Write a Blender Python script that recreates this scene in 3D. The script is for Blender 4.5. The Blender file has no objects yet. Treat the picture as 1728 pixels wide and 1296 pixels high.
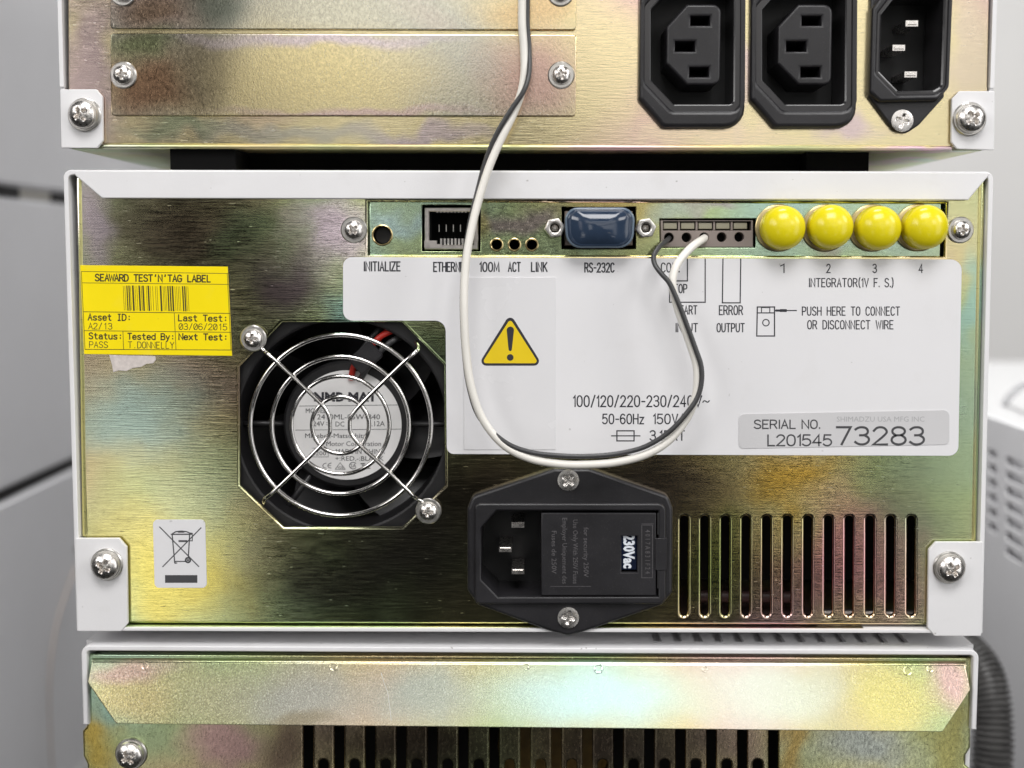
import bpy, bmesh, math, random
from mathutils import Vector, Matrix
from mathutils.geometry import delaunay_2d_cdt
random.seed(7)
SC = bpy.context.scene
COL = SC.collection

# ------------------------------------------------------------------ camera
F, D, H = 2411.0, 0.40, 0.40           # focal length in photo pixels, distance to the rear panels, camera height
VPX, VPY = 888.0, 427.0                # where lines that run straight back meet in the photograph
_d = Vector(((VPX - 864) / F, -(VPY - 648) / F, -1)).normalized()
_x = Vector((1, -0.0024, 0)); _x = (_x - _x.dot(_d) * _d).normalized()
_z = _x.cross(_d)
RCW = Matrix((_x, _d, _z))             # camera axes -> world axes
CAM = Vector((0, -D, H))
cam = bpy.data.cameras.new('camera'); camo = bpy.data.objects.new('camera', cam); COL.objects.link(camo)
camo.matrix_world = Matrix.Translation(CAM) @ RCW.to_4x4()
cam.sensor_fit = 'HORIZONTAL'; cam.sensor_width = 36; cam.lens = 36 * F / 1728
cam.clip_start = 0.01; cam.clip_end = 50
cam.dof.use_dof = True; cam.dof.focus_distance = D * 1.0; cam.dof.aperture_fstop = 7.5
SC.camera = camo

def P(px, py, d=0.0):
    """photo pixel -> (x, z) on the plane d metres in front of the rear panels"""
    w = RCW @ Vector(((px - 864) / F, -(py - 648) / F, -1))
    t = (D - d) / w.y
    return (CAM.x + t * w.x, CAM.z + t * w.z)
def P3(px, py, d=0.0):
    x, z = P(px, py, d); return Vector((x, -d, z))
PX = D / F                              # metres per photo pixel on the panels

# ------------------------------------------------------------------ world and lamps
wd = bpy.data.worlds.new('World'); SC.world = wd; wd.use_nodes = True
wd.node_tree.nodes['Background'].inputs[0].default_value = (1.0, 0.98, 0.97, 1)
wd.node_tree.nodes['Background'].inputs[1].default_value = 0.016
SC.view_settings.view_transform = 'Standard'; SC.view_settings.look = 'None'
SC.view_settings.exposure = 0; SC.view_settings.gamma = 1

def lamp(name, loc, target, sx, sy, radiance, col=(1, 1, 1)):
    li = bpy.data.lights.new(name, 'AREA'); li.shape = 'RECTANGLE'; li.size = sx; li.size_y = sy
    li.energy = radiance * math.pi * sx * sy; li.color = col
    o = bpy.data.objects.new(name, li); COL.objects.link(o)
    o.location = loc
    o.rotation_euler = (Vector(target) - Vector(loc)).to_track_quat('-Z', 'Y').to_euler()
    return o
def added_front_lamp(name, x0, y0, x1, y1, radiance, col=(1, 1, 1), L=1.1):
    """an added soft lamp, no known fixture, L metres in front of the rack, seen mirrored in a flat panel at about these photo pixels"""
    k = (D + L) / D
    a, b = P(x0, y0), P(x1, y1)
    xa, xb = a[0] * k, b[0] * k
    za, zb = H + (a[1] - H) * k, H + (b[1] - H) * k
    c = ((xa + xb) / 2, -L, (za + zb) / 2)
    return lamp(name, c, (c[0], 0, c[2]), abs(xb - xa), abs(zb - za), radiance, col)
lamp('ceiling_or_fill_lamp', (0.05, -0.95, 1.45), (0, 0, H), 0.75, 0.55, 11.0, (1, .985, .975))
lamp('ceiling_or_fill_lamp', (1.15, -0.55, 1.05), (0, 0, H), 0.30, 0.5, 10, (1, .985, .975))
lamp('ceiling_or_fill_lamp', (-0.95, -0.75, 0.95), (0, 0, H), 0.6, 0.5, 3.6, (1, .98, .965))  # added fill from the left, no fixture known there
lamp('ceiling_or_fill_lamp', (-0.78, -1.1, .82), (0, 0, H), 0.3, 0.3, 7, (1, .985, .97))  # added fill lamp, brightens the recessed fan label
lamp('ceiling_or_fill_lamp', (0.80, -1.1, .86), (0, 0, H), 0.3, 0.3, 7, (1, .985, .97))  # added fill lamp, right-hand partner of the one above
lamp('ceiling_or_fill_lamp', (.04, .34, 3.0), (0, .34, .2), 1.05, .9, 30)  # added lamp high between the stacks, lifts the neighbour cabinets' sides
added_front_lamp('added_front_lamp', 870, -420, 1510, -235, 2.0, (1, .99, .97))  # added lamps, sized to put bright reflections onto the zinc
added_front_lamp('added_front_lamp', -60, -420, 800, -235, .36, (1, .99, .97))
added_front_lamp('added_front_lamp', 420, -150, 1720, 85, 1.55, (1, .97, .93))
added_front_lamp('added_front_lamp', 960, 85, 1720, 265, 1.05, (1, .97, .93))
added_front_lamp('added_front_lamp', 400, 30, 740, 185, 1.15, (1, .96, .88))
lamp('added_side_lamp', (.72, -.5, .36), (.05, 0, .33), .3, .6, 2.0)  # added lamp that brightens the slot rims, no known fixture
added_front_lamp('added_front_lamp', 70, 590, 290, 800, .85, (.98, 1, 1))
added_front_lamp('added_front_lamp', 110, 820, 375, 1100, 1.7, (1, .99, .95))
added_front_lamp('added_front_lamp', 520, 300, 690, 460, 1.75)
added_front_lamp('added_front_lamp', 1490, 780, 1800, 890, .55, (1, 1, .95))
added_front_lamp('added_front_lamp', 1600, 250, 1800, 1000, 1.0)
added_front_lamp('added_front_lamp', 1265, 760, 1440, 850, 1.7, (1, .9, .7))
added_front_lamp('added_front_lamp', 60, 1130, 420, 1400, 0.75)
added_front_lamp('added_front_lamp', 1340, 1170, 1640, 1400, 1.6)
added_front_lamp('added_front_lamp', 1050, 310, 1640, 440, 1.5)
added_front_lamp('added_front_lamp', -120, 60, 152, 470, 1.1, (1, .95, .97))

# ------------------------------------------------------------------ materials
def new_mat(name):
    m = bpy.data.materials.new(name); m.use_nodes = True
    nt = m.node_tree; return m, nt, nt.nodes['Principled BSDF']
def nd(nt, t, **kw):
    n = nt.nodes.new(t)
    for k, v in kw.items(): setattr(n, k, v)
    return n
def vscale(nt, vec, s):
    n = nd(nt, 'ShaderNodeVectorMath', operation='MULTIPLY'); nt.links.new(vec, n.inputs[0]); n.inputs[1].default_value = s
    return n.outputs[0]
def noise(nt, vec, scale, detail=2, rough=.5):
    n = nd(nt, 'ShaderNodeTexNoise'); nt.links.new(vec, n.inputs['Vector'])
    n.inputs['Scale'].default_value = scale; n.inputs['Detail'].default_value = detail; n.inputs['Roughness'].default_value = rough
    return n.outputs[0]
def maprange(nt, v, a, b, c, d):
    n = nd(nt, 'ShaderNodeMapRange'); nt.links.new(v, n.inputs[0])
    for i, q in enumerate((a, b, c, d)): n.inputs[1 + i].default_value = q
    return n.outputs[0]
def mixc(nt, fac, a, b):
    n = nd(nt, 'ShaderNodeMix', data_type='RGBA')
    if hasattr(fac, 'node'): nt.links.new(fac, n.inputs[0])
    else: n.inputs[0].default_value = fac
    for s, i in ((a, 6), (b, 7)):
        if hasattr(s, 'node'): nt.links.new(s, n.inputs[i])
        else: n.inputs[i].default_value = (*s, 1)
    return n.outputs[2]
def plain(name, col, rough=.5, metal=0.0, bump=0.0, bscale=3000, var=.06, vscale_=60, coat=0, trans=0, spec=.5, dust=0, specks=0):
    m, nt, b = new_mat(name)
    tc = nd(nt, 'ShaderNodeTexCoord').outputs['Object']
    n1 = noise(nt, tc, vscale_, 4, .6)
    f = maprange(nt, n1, .3, .7, 0, 1)
    c = mixc(nt, f, tuple(q * (1 - var) for q in col), tuple(min(1, q * (1 + var)) for q in col))
    if dust:
        n3 = noise(nt, tc, 2600, 2, .7)
        c = mixc(nt, maprange(nt, n3, .62, .8, 0, dust), c, (.45, .42, .42))
    if specks:
        n4 = noise(nt, tc, 520, 1, .5); n5 = noise(nt, tc, 95, 3, .6)
        c = mixc(nt, maprange(nt, n4, .765, .80, 0, specks), c, (.16, .14, .12))
        c = mixc(nt, maprange(nt, n5, .56, .75, 0, specks * .25), c, (.50, .47, .42))
    nt.links.new(c, b.inputs['Base Color'])
    nt.links.new(maprange(nt, n1, .3, .7, max(.03, rough - .05), min(1, rough + .05)), b.inputs['Roughness'])
    b.inputs['Metallic'].default_value = metal
    b.inputs['Specular IOR Level'].default_value = spec
    if coat: b.inputs['Coat Weight'].default_value = coat; b.inputs['Coat Roughness'].default_value = .08
    if trans: b.inputs['Transmission Weight'].default_value = trans
    if bump:
        n2 = noise(nt, tc, bscale, 3, .6)
        bp = nd(nt, 'ShaderNodeBump'); bp.inputs['Strength'].default_value = bump; bp.inputs['Distance'].default_value = .0002
        nt.links.new(n2, bp.inputs['Height']); nt.links.new(bp.outputs[0], b.inputs['Normal'])
    return m

PINK = (.80, .48, .56); GOLD = (.82, .68, .36); PALE = (.88, .76, .46); GREEN = (.50, .68, .34); TEAL = (.40, .68, .62)
BROWN = (.42, .32, .27); VIOL = (.55, .44, .52); GREY = (.6, .6, .56); OLIVE = (.52, .50, .22); DARK_REFL = (.22, .20, .16); AMBER = (.72, .50, .12)
def zinc(name, blobs, rough=.27, streak=(220, 220, 3200), amount=.35, base=(PINK, GOLD, GREEN, TEAL), grain=0.25, warp=.012, fseed=0.0, gsc=1500, dirt=.16, fleck=.68):
    """yellow-passivated zinc sheet: a thin iridescent film whose hue drifts over the sheet, rolled grain and fine scratches; dark blobs also stand in for dark reflections"""
    m, nt, b = new_mat(name)
    tc = nd(nt, 'ShaderNodeTexCoord').outputs['Object']
    off = nd(nt, 'ShaderNodeVectorMath', operation='ADD'); nt.links.new(tc, off.inputs[0]); off.inputs[1].default_value = (fseed, fseed * .7, fseed * 1.3)
    film = noise(nt, vscale(nt, off.outputs[0], (1, 1, 1.4)), 11, 2, .5)
    base = [tuple(q * .75 + w * .25 for q, w in zip(c_, (.74, .68, .42))) for c_ in base]
    rp = nd(nt, 'ShaderNodeValToRGB'); nt.links.new(film, rp.inputs[0])
    els = rp.color_ramp.elements
    els[0].position = .30; els[0].color = (*base[0], 1)
    els[1].position = .72; els[1].color = (*base[3], 1)
    e = els.new(.44); e.color = (*base[1], 1)
    e = els.new(.58); e.color = (*base[2], 1)
    c = rp.outputs[0]
    # warped coordinates for the local tints: film hues and painted-in dark reflections
    nw = nd(nt, 'ShaderNodeTexNoise'); nt.links.new(tc, nw.inputs['Vector']); nw.inputs['Scale'].default_value = 55; nw.inputs['Detail'].default_value = 2
    sb = nd(nt, 'ShaderNodeVectorMath', operation='SUBTRACT'); nt.links.new(nw.outputs[1], sb.inputs[0]); sb.inputs[1].default_value = (.5, .5, .5)
    ad = nd(nt, 'ShaderNodeVectorMath', operation='ADD'); nt.links.new(vscale(nt, sb.outputs[0], (warp * 2, 0, warp * 2)), ad.inputs[0]); nt.links.new(tc, ad.inputs[1])
    wc = ad.outputs[0]
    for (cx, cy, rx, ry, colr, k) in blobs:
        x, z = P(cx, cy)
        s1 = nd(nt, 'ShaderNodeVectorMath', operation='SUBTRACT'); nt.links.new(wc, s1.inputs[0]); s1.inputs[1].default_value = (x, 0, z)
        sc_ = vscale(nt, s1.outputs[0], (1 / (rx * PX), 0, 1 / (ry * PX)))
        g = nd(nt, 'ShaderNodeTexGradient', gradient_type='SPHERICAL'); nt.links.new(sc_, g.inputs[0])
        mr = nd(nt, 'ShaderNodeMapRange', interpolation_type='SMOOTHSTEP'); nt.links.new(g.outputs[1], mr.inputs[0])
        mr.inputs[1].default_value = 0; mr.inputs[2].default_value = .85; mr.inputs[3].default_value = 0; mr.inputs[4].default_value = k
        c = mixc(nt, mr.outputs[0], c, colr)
    st = noise(nt, vscale(nt, tc, streak), 1, 3, .65)
    gr = noise(nt, vscale(nt, tc, (1, 1, 1)), gsc, 2, .6)
    c = mixc(nt, maprange(nt, st, .35, .65, dirt, 0), c, (.10, .09, .07))
    nt.links.new(c, b.inputs['Base Color'])
    b.inputs['Metallic'].default_value = 1
    fl = noise(nt, vscale(nt, tc, (streak[0] * 2.2, streak[1] * 2.2, streak[2] * .9)), 1, 1, .5)
    rb = maprange(nt, st, .3, .7, rough - .04, rough + .07)
    ra = nd(nt, 'ShaderNodeMath', operation='ADD'); nt.links.new(rb, ra.inputs[0]); nt.links.new(maprange(nt, fl, fleck, fleck + .08, 0, .16), ra.inputs[1])
    nt.links.new(ra.outputs[0], b.inputs['Roughness'])
    b1 = nd(nt, 'ShaderNodeBump'); b1.inputs['Strength'].default_value = amount; b1.inputs['Distance'].default_value = .00004
    nt.links.new(st, b1.inputs['Height'])
    b2 = nd(nt, 'ShaderNodeBump'); b2.inputs['Strength'].default_value = grain; b2.inputs['Distance'].default_value = .00004
    nt.links.new(gr, b2.inputs['Height']); nt.links.new(b1.outputs[0], b2.inputs['Normal'])
    nt.links.new(b2.outputs[0], b.inputs['Normal'])
    return m

M = {}
M['paint'] = plain('light_grey_paint', (.77, .765, .775), .42, bump=.14, bscale=2600, var=.02, specks=.5)
M['paint_dim'] = plain('neighbour_grey_paint', (.70, .70, .715), .5, bump=.08, bscale=1800, var=.03, vscale_=20)
M['paint_light'] = plain('pale_grey_paint', (.82, .82, .83), .5, bump=.05, bscale=1800, var=.03, vscale_=20)
M['paint_toned'] = plain('toned_down_top_paint', (.50, .50, .50), .5, bump=.05, var=.03)  # the cabinet's pale paint, darkened to offset strong light on its top
M['wall'] = plain('white_wall_paint', (.78, .77, .755), .8, bump=.1, bscale=300, var=.03, vscale_=6)
M['black'] = plain('black_moulded_plastic', (.016, .0153, .0175), .36, bump=.18, bscale=5200, var=.25, dust=.10)
M['black_deep'] = plain('black_plastic_inside', (.008, .008, .009), .5, var=.1)
M['black_gloss'] = plain('black_glossy_plastic', (.025, .024, .026), .16, var=.2)
M['fan_black'] = plain('black_fan_plastic', (.012, .0115, .0125), .4, bump=.1, var=.2, dust=.05)
M['rubber'] = plain('black_rubber', (.004, .004, .004), .9, var=.1, spec=.1)
M['amber_part'] = plain('amber_lacquer', (.16, .10, .03), .4, var=.3, vscale_=200)
M['dark'] = plain('dark_interior', (.012, .011, .011), .8, var=.2)
M['steel'] = plain('nickel_screw_steel', (.80, .77, .74), .28, 1, bump=.05, bscale=4000, var=.08, vscale_=900)
M['washer'] = plain('washer_steel', (.66, .64, .61), .33, 1, bump=.06, bscale=4000, var=.08, vscale_=900)
M['chrome'] = plain('bright_wire', (.82, .80, .78), .12, 1, bump=.03, bscale=2500, var=.06, vscale_=600)
M['label'] = plain('white_label_film', (.755, .75, .765), .38, bump=.04, bscale=500, var=.018, vscale_=25, specks=.3)
M['film'] = plain('clear_grey_film', (.74, .735, .75), .25, var=.01)
M['serial'] = plain('silver_label', (.60, .595, .605), .4, var=.02)
M['ink'] = plain('dark_ink', (.022, .022, .030), .5, var=.1)
M['ink_grey'] = plain('grey_ink', (.06, .06, .065), .5, var=.1)
M['ink_pale'] = plain('pale_grey_ink', (.42, .42, .43), .5, var=.05)
M['ylabel'] = plain('yellow_label', (.95, .755, .004), .45, bump=.05, bscale=500, var=.03, spec=.2, specks=.3)
M['yink'] = plain('brown_black_ink', (.055, .045, .01), .5, var=.1)
M['wyellow'] = plain('warning_yellow', (.80, .58, .010), .35, var=.02)
M['cap'] = plain('yellow_vinyl_cap', (.74, .63, .010), .22, bump=.07, bscale=700, var=.04, spec=.5, specks=.35)
M['blue'] = plain('blue_vinyl_cap', (.026, .042, .074), .10, var=.12, vscale_=150, spec=.6)
M['blue_in'] = plain('pale_blue_sheen', (.11, .15, .20), .15, var=.1)
M['taupe'] = plain('taupe_plastic', (.235, .195, .175), .5, bump=.08, var=.05)
M['khaki'] = plain('khaki_plastic', (.27, .25, .18), .5, bump=.08, var=.05)
M['white_wire'] = plain('white_insulation', (.80, .775, .72), .33, bump=.05, bscale=900, var=.04)
M['black_wire'] = plain('black_insulation', (.045, .045, .047), .36, bump=.12, bscale=2500, var=.25, dust=.16)
M['red_wire'] = plain('red_insulation', (.50, .03, .02), .35, var=.1)
M['tin'] = plain('tinned_shell', (.62, .58, .55), .34, 1, bump=.1, var=.1, vscale_=500)
M['goldpin'] = plain('gold_contact', (.75, .62, .4), .3, 1, var=.1)
M['paper'] = plain('torn_paper', (.62, .56, .53), .8, bump=.4, bscale=1500, var=.12, vscale_=700)
M['fanlabel'] = plain('fan_label_film', (.82, .81, .805), .45, var=.02)
M['hose'] = plain('black_corrugated_hose', (.085, .083, .08), .35, bump=.1, var=.3, vscale_=200)
M['window'] = plain('navy_window', (.008, .012, .03), .15, var=.1)
M['whiteink'] = plain('white_print', (.72, .76, .82), .5, var=.03)
M['cream'] = plain('cream_plastic', (.50, .48, .43), .6, var=.05)
M['copper'] = plain('copper_winding', (.04, .018, .017), .5, 0, var=.2, vscale_=400)
M['thin_wire'] = plain('tan_thin_wire', (.42, .33, .27), .5, var=.1)
M['brass'] = plain('brass_connector', (.62, .50, .25), .3, 1, var=.1)
M['zmid'] = zinc('zinc_middle_panel', [  # dark tints here put dark reflections into the sheet's colour
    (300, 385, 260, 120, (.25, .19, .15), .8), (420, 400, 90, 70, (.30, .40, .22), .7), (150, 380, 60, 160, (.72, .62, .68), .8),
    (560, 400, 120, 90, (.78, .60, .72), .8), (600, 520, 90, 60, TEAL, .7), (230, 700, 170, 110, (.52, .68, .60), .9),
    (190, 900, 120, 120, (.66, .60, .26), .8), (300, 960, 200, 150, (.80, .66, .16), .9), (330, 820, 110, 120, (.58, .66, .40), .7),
    (560, 980, 220, 110, DARK_REFL, .75), (700, 900, 180, 160, (.26, .22, .20), .8), (480, 480, 110, 80, (.22, .14, .19), .85), (450, 640, 70, 130, (.20, .15, .14), .8), (780, 830, 130, 70, (.2, .17, .13), .8),
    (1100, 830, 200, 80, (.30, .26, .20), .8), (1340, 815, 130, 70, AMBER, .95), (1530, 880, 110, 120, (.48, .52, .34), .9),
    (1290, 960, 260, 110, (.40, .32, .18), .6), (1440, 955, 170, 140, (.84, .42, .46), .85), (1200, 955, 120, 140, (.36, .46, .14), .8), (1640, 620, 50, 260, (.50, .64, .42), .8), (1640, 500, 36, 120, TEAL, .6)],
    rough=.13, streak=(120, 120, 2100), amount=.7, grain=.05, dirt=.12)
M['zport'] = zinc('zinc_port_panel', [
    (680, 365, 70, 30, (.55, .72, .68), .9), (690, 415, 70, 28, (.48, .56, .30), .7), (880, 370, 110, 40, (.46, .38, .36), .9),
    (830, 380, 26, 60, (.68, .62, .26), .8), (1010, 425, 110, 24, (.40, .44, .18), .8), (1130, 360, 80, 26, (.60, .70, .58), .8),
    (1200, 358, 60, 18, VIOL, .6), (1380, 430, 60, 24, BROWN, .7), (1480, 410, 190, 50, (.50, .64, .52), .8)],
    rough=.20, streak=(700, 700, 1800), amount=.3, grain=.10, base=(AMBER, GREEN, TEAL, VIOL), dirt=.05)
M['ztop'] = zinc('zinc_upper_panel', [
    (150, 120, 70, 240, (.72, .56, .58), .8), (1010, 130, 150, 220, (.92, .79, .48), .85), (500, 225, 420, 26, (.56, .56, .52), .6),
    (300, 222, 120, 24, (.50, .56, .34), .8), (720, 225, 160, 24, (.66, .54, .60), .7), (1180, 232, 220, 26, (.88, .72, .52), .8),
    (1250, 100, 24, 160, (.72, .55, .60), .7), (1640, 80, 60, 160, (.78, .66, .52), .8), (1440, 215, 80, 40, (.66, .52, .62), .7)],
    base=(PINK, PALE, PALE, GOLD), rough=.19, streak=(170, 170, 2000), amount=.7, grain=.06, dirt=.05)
M['zplate'] = zinc('zinc_blanking_plate', [  # dark tints at the left put reflection contrast into the colour
    (250, 145, 150, 90, (.34, .20, .12), .95), (240, 75, 90, 40, (.22, .26, .12), .85), (345, 110, 90, 120, (.26, .22, .15), .85),
    (540, 125, 240, 80, (.84, .72, .40), .9), (540, 72, 300, 18, (.72, .62, .74), .7), (900, 130, 130, 110, (.68, .47, .40), .95),
    (260, 20, 120, 60, (.28, .19, .12), .9), (360, 10, 80, 60, (.16, .19, .15), .85), (560, 20, 180, 50, (.66, .64, .52), .8), (900, 20, 120, 50, (.76, .56, .32), .9), (600, 188, 300, 16, (.76, .56, .58), .7)],
    rough=.19, streak=(1500, 1500, 1100), amount=.45, grain=.22, base=(GOLD, PALE, GREY, PINK), gsc=2200, warp=.006, dirt=.02)
M['zflange'] = zinc('zinc_lower_flange', [
    (230, 1165, 170, 90, (.76, .66, .34), .95), (220, 1128, 120, 30, (.74, .52, .46), .8), (380, 1170, 120, 90, (.70, .68, .44), .7), (520, 1170, 170, 90, (.60, .61, .55), .9), (520, 1205, 90, 20, (.42, .36, .24), .7),
    (720, 1165, 150, 80, (.60, .66, .58), .9), (1000, 1165, 260, 90, (.70, .95, .93), .95), (1300, 1165, 200, 90, (.84, .92, .80), .8), (1500, 1165, 110, 90, (.92, .84, .34), .95), (1600, 1150, 60, 70, (.86, .60, .56), .9)],
    rough=.22, streak=(2300, 2300, 1500), amount=.30, grain=.25, gsc=2600, dirt=.03, warp=.005)
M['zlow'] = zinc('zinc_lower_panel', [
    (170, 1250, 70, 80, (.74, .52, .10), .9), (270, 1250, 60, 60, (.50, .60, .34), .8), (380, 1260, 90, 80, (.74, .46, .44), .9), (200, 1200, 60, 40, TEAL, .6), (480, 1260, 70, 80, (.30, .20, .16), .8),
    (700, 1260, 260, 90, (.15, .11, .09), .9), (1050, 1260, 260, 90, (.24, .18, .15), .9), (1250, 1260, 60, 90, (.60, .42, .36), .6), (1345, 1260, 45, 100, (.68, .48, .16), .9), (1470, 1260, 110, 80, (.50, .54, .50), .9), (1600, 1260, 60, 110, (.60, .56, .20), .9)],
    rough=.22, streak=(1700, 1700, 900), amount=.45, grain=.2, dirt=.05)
M['zplain'] = zinc('zinc_chassis', [(210, 270, 120, 40, (.78, .74, .62), .7), (1600, 275, 120, 20, TEAL, .6), (1560, 262, 120, 16, (.80, .52, .70), .8)], rough=.35)

M['zfold'] = zinc('zinc_fold', [], base=(GREEN, (.90, .84, .30), (.88, .84, .36), TEAL), rough=.3, dirt=.05)
# ------------------------------------------------------------------ object helpers
WORLD = {}
def link(name, me, mat, parent=None, world=None, label=None, kind=None):
    o = bpy.data.objects.new(name, me); COL.objects.link(o)
    if mat is not None and len(me.materials) == 0: me.materials.append(mat)
    world = world or Matrix.Identity(4)
    if parent is not None:
        o.parent = parent
        o.matrix_parent_inverse = WORLD[parent].inverted()
    o.matrix_basis = world; WORLD[o] = world
    if label: o['label'] = label
    if kind: o['kind'] = kind
    return o
def thing(name, label, cat, loc, group=None):
    o = bpy.data.objects.new(name, None); COL.objects.link(o); o.location = loc; o.empty_display_size = .01
    o['label'] = label; o['category'] = cat
    if group: o['group'] = group
    WORLD[o] = Matrix.Translation(loc)
    return o
def tag(o, label, cat, group=None):
    o['label'] = label; o['category'] = cat
    if group: o['group'] = group
    return o
def bm_mesh(bm, name='mesh', angle=38):
    bmesh.ops.recalc_face_normals(bm, faces=bm.faces[:])
    flags = [f.smooth for f in bm.faces]
    me = bpy.data.meshes.new(name); bm.to_mesh(me); bm.free()
    if angle:
        me.set_sharp_from_angle(angle=math.radians(angle))
        me.polygons.foreach_set('use_smooth', flags)
    return me
FRONT = Matrix(((1, 0, 0, 0), (0, 0, -1, 0), (0, 1, 0, 0), (0, 0, 0, 1)))   # (u, v, out) -> (x, -out, z)
def area2(l): return sum(a[0] * b[1] - b[0] * a[1] for a, b in zip(l, l[1:] + l[:1]))
def inset(l, d):
    n = len(l); out = []
    for i in range(n):
        a, b, c = Vector(l[i - 1]), Vector(l[i]), Vector(l[(i + 1) % n])
        e1 = (b - a); e2 = (c - b)
        if e1.length < 1e-9: e1 = e2
        if e2.length < 1e-9: e2 = e1
        e1 = e1.normalized(); e2 = e2.normalized()
        n1 = Vector((-e1.y, e1.x)); n2 = Vector((-e2.y, e2.x))
        m = n1 + n2
        if m.length < 1e-6: m = n1
        m.normalize(); k = max(.35, m.dot(n1))
        q = b + m * (d / k); out.append((q.x, q.y))
    return out
def add_plate(bm, loops, d, t, bev=0.0, seg=2, frame=FRONT, back=True, bevz=None):
    """a sheet: first loop the outline, the others holes; front face at d, thickness t, rounded front edges"""
    fixed = []
    for i, l in enumerate(loops):
        l = [tuple(q) for q in l]
        if (area2(l) > 0) != (i == 0): l = l[::-1]
        fixed.append(l)
    fronts, backs = [], []
    for l in fixed:
        levels = []
        if bev > 0:
            for k in range(seg + 1):
                a = math.pi / 2 * k / seg
                levels.append((bev * (1 - math.sin(a)), d - (bevz or bev) * (1 - math.cos(a))))
        else: levels.append((0, d))
        levels.append((0, d - t))
        rings = []
        for ins, dep in levels:
            pts = inset(l, ins) if ins > 1e-9 else l
            rings.append([bm.verts.new(frame @ Vector((p[0], p[1], dep))) for p in pts])
        n = len(l)
        for r0, r1 in zip(rings, rings[1:]):
            for i in range(n):
                f = bm.faces.new((r0[i], r0[(i + 1) % n], r1[(i + 1) % n], r1[i])); f.smooth = True
        fronts.append(rings[0]); backs.append(rings[-1])
    flat_loops = []
    for l in fixed:
        flat_loops.append(inset(l, bev) if bev > 0 else l)
    co, ed = [], []
    for l in flat_loops:
        o = len(co); n = len(l)
        co += [Vector((q[0] * 1000, q[1] * 1000)) for q in l]
        ed += [(o + i, o + (i + 1) % n) for i in range(n)]
    vs, _, fs, orig, _, _ = delaunay_2d_cdt(co, ed, [], 0, 1e-7, True)
    tris = []
    for f in fs:
        c = sum((vs[i] for i in f), Vector((0, 0))) / len(f)
        inside = False
        for l in flat_loops:
            n = len(l)
            for i in range(n):
                x1, y1 = l[i][0] * 1000, l[i][1] * 1000; x2, y2 = l[(i + 1) % n][0] * 1000, l[(i + 1) % n][1] * 1000
                if (y1 > c.y) != (y2 > c.y) and c.x < (x2 - x1) * (c.y - y1) / (y2 - y1) + x1: inside = not inside
        if inside: tris.append([(orig[i][0] if orig[i] else None, i) for i in f])
    for k, rings in enumerate([fronts, backs] if back else [fronts]):
        ring = [v for r in rings for v in r]
        extra = {}
        def vert(a, i):
            if a is not None: return ring[a]
            if i not in extra: extra[i] = bm.verts.new(frame @ Vector((vs[i].x / 1000, vs[i].y / 1000, d - t * k)))
            return extra[i]
        for t_ in tris:
            try: bm.faces.new([vert(*i) for i in (t_ if k == 0 else t_[::-1])]).smooth = False
            except ValueError: pass
def pl(loops_px, d, t, bev=0.0, seg=2, dp=None, back=True, bevz=None):
    """mesh of a sheet given by photo-pixel loops that lie on the plane dp (default: its front)"""
    bm = bmesh.new()
    q = d if dp is None else dp
    add_plate(bm, [[P(x, y, q) for x, y in l] for l in loops_px], d, t, bev, seg, back=back, bevz=bevz)
    return bm_mesh(bm)
def rect(x0, y0, x1, y1): return [(x0, y0), (x1, y0), (x1, y1), (x0, y1)]
def rpoly(pts, n=5):
    """polygon with a fillet radius per corner"""
    out = []; m = len(pts)
    for i in range(m):
        a, b, c = Vector(pts[i - 1][:2]), Vector(pts[i][:2]), Vector(pts[(i + 1) % m][:2])
        r = pts[i][2] if len(pts[i]) > 2 else 0
        if r <= 0: out.append(tuple(b)); continue
        u = (a - b).normalized(); v = (c - b).normalized()
        ang = u.angle(v); tl = r / math.tan(ang / 2)
        tl = min(tl, (a - b).length * .49, (c - b).length * .49); r2 = tl * math.tan(ang / 2)
        bis = (u + v).normalized(); o = b + bis * (r2 / math.sin(ang / 2))
        p0 = b + u * tl - o; p1 = b + v * tl - o
        a0 = math.atan2(p0.y, p0.x); a1 = math.atan2(p1.y, p1.x); da = (a1 - a0 + math.pi) % (2 * math.pi) - math.pi
        for k in range(n + 1):
            t = a0 + da * k / n; out.append((o.x + r2 * math.cos(t), o.y + r2 * math.sin(t)))
    return out
def rrect(x0, y0, x1, y1, r, n=5): return rpoly([(x0, y0, r), (x1, y0, r), (x1, y1, r), (x0, y1, r)], n)
def offs(l, k):
    """outline moved outwards by k pixels"""
    return inset(l, k if area2(l) < 0 else -k)
def circ(cx, cy, r, n=40): return [(cx + r * math.cos(2 * math.pi * i / n), cy + r * math.sin(2 * math.pi * i / n)) for i in range(n)]
def add_box(bm, x0, x1, y0, y1, z0, z1):
    v = [bm.verts.new((x, y, z)) for x in (x0, x1) for y in (y0, y1) for z in (z0, z1)]
    for f in ((0, 1, 3, 2), (4, 6, 7, 5), (0, 4, 5, 1), (2, 3, 7, 6), (0, 2, 6, 4), (1, 5, 7, 3)): bm.faces.new([v[i] for i in f])
def box(*a):
    bm = bmesh.new(); add_box(bm, *a); return bm_mesh(bm)
def smooth_path(pts, n=8, closed=False):
    pts = [Vector(p) for p in pts]; out = []; m = len(pts)
    rng = range(m if closed else m - 1)
    for i in rng:
        g = (lambda j: pts[j % m]) if closed else (lambda j: pts[min(max(j, 0), m - 1)])
        p0, p1, p2, p3 = g(i - 1), g(i), g(i + 1), g(i + 2)
        for k in range(n):
            t = k / n
            out.append(.5 * ((2 * p1) + (-p0 + p2) * t + (2 * p0 - 5 * p1 + 4 * p2 - p3) * t * t + (-p0 + 3 * p1 - 3 * p2 + p3) * t ** 3))
    if not closed: out.append(pts[-1])
    return out
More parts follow.
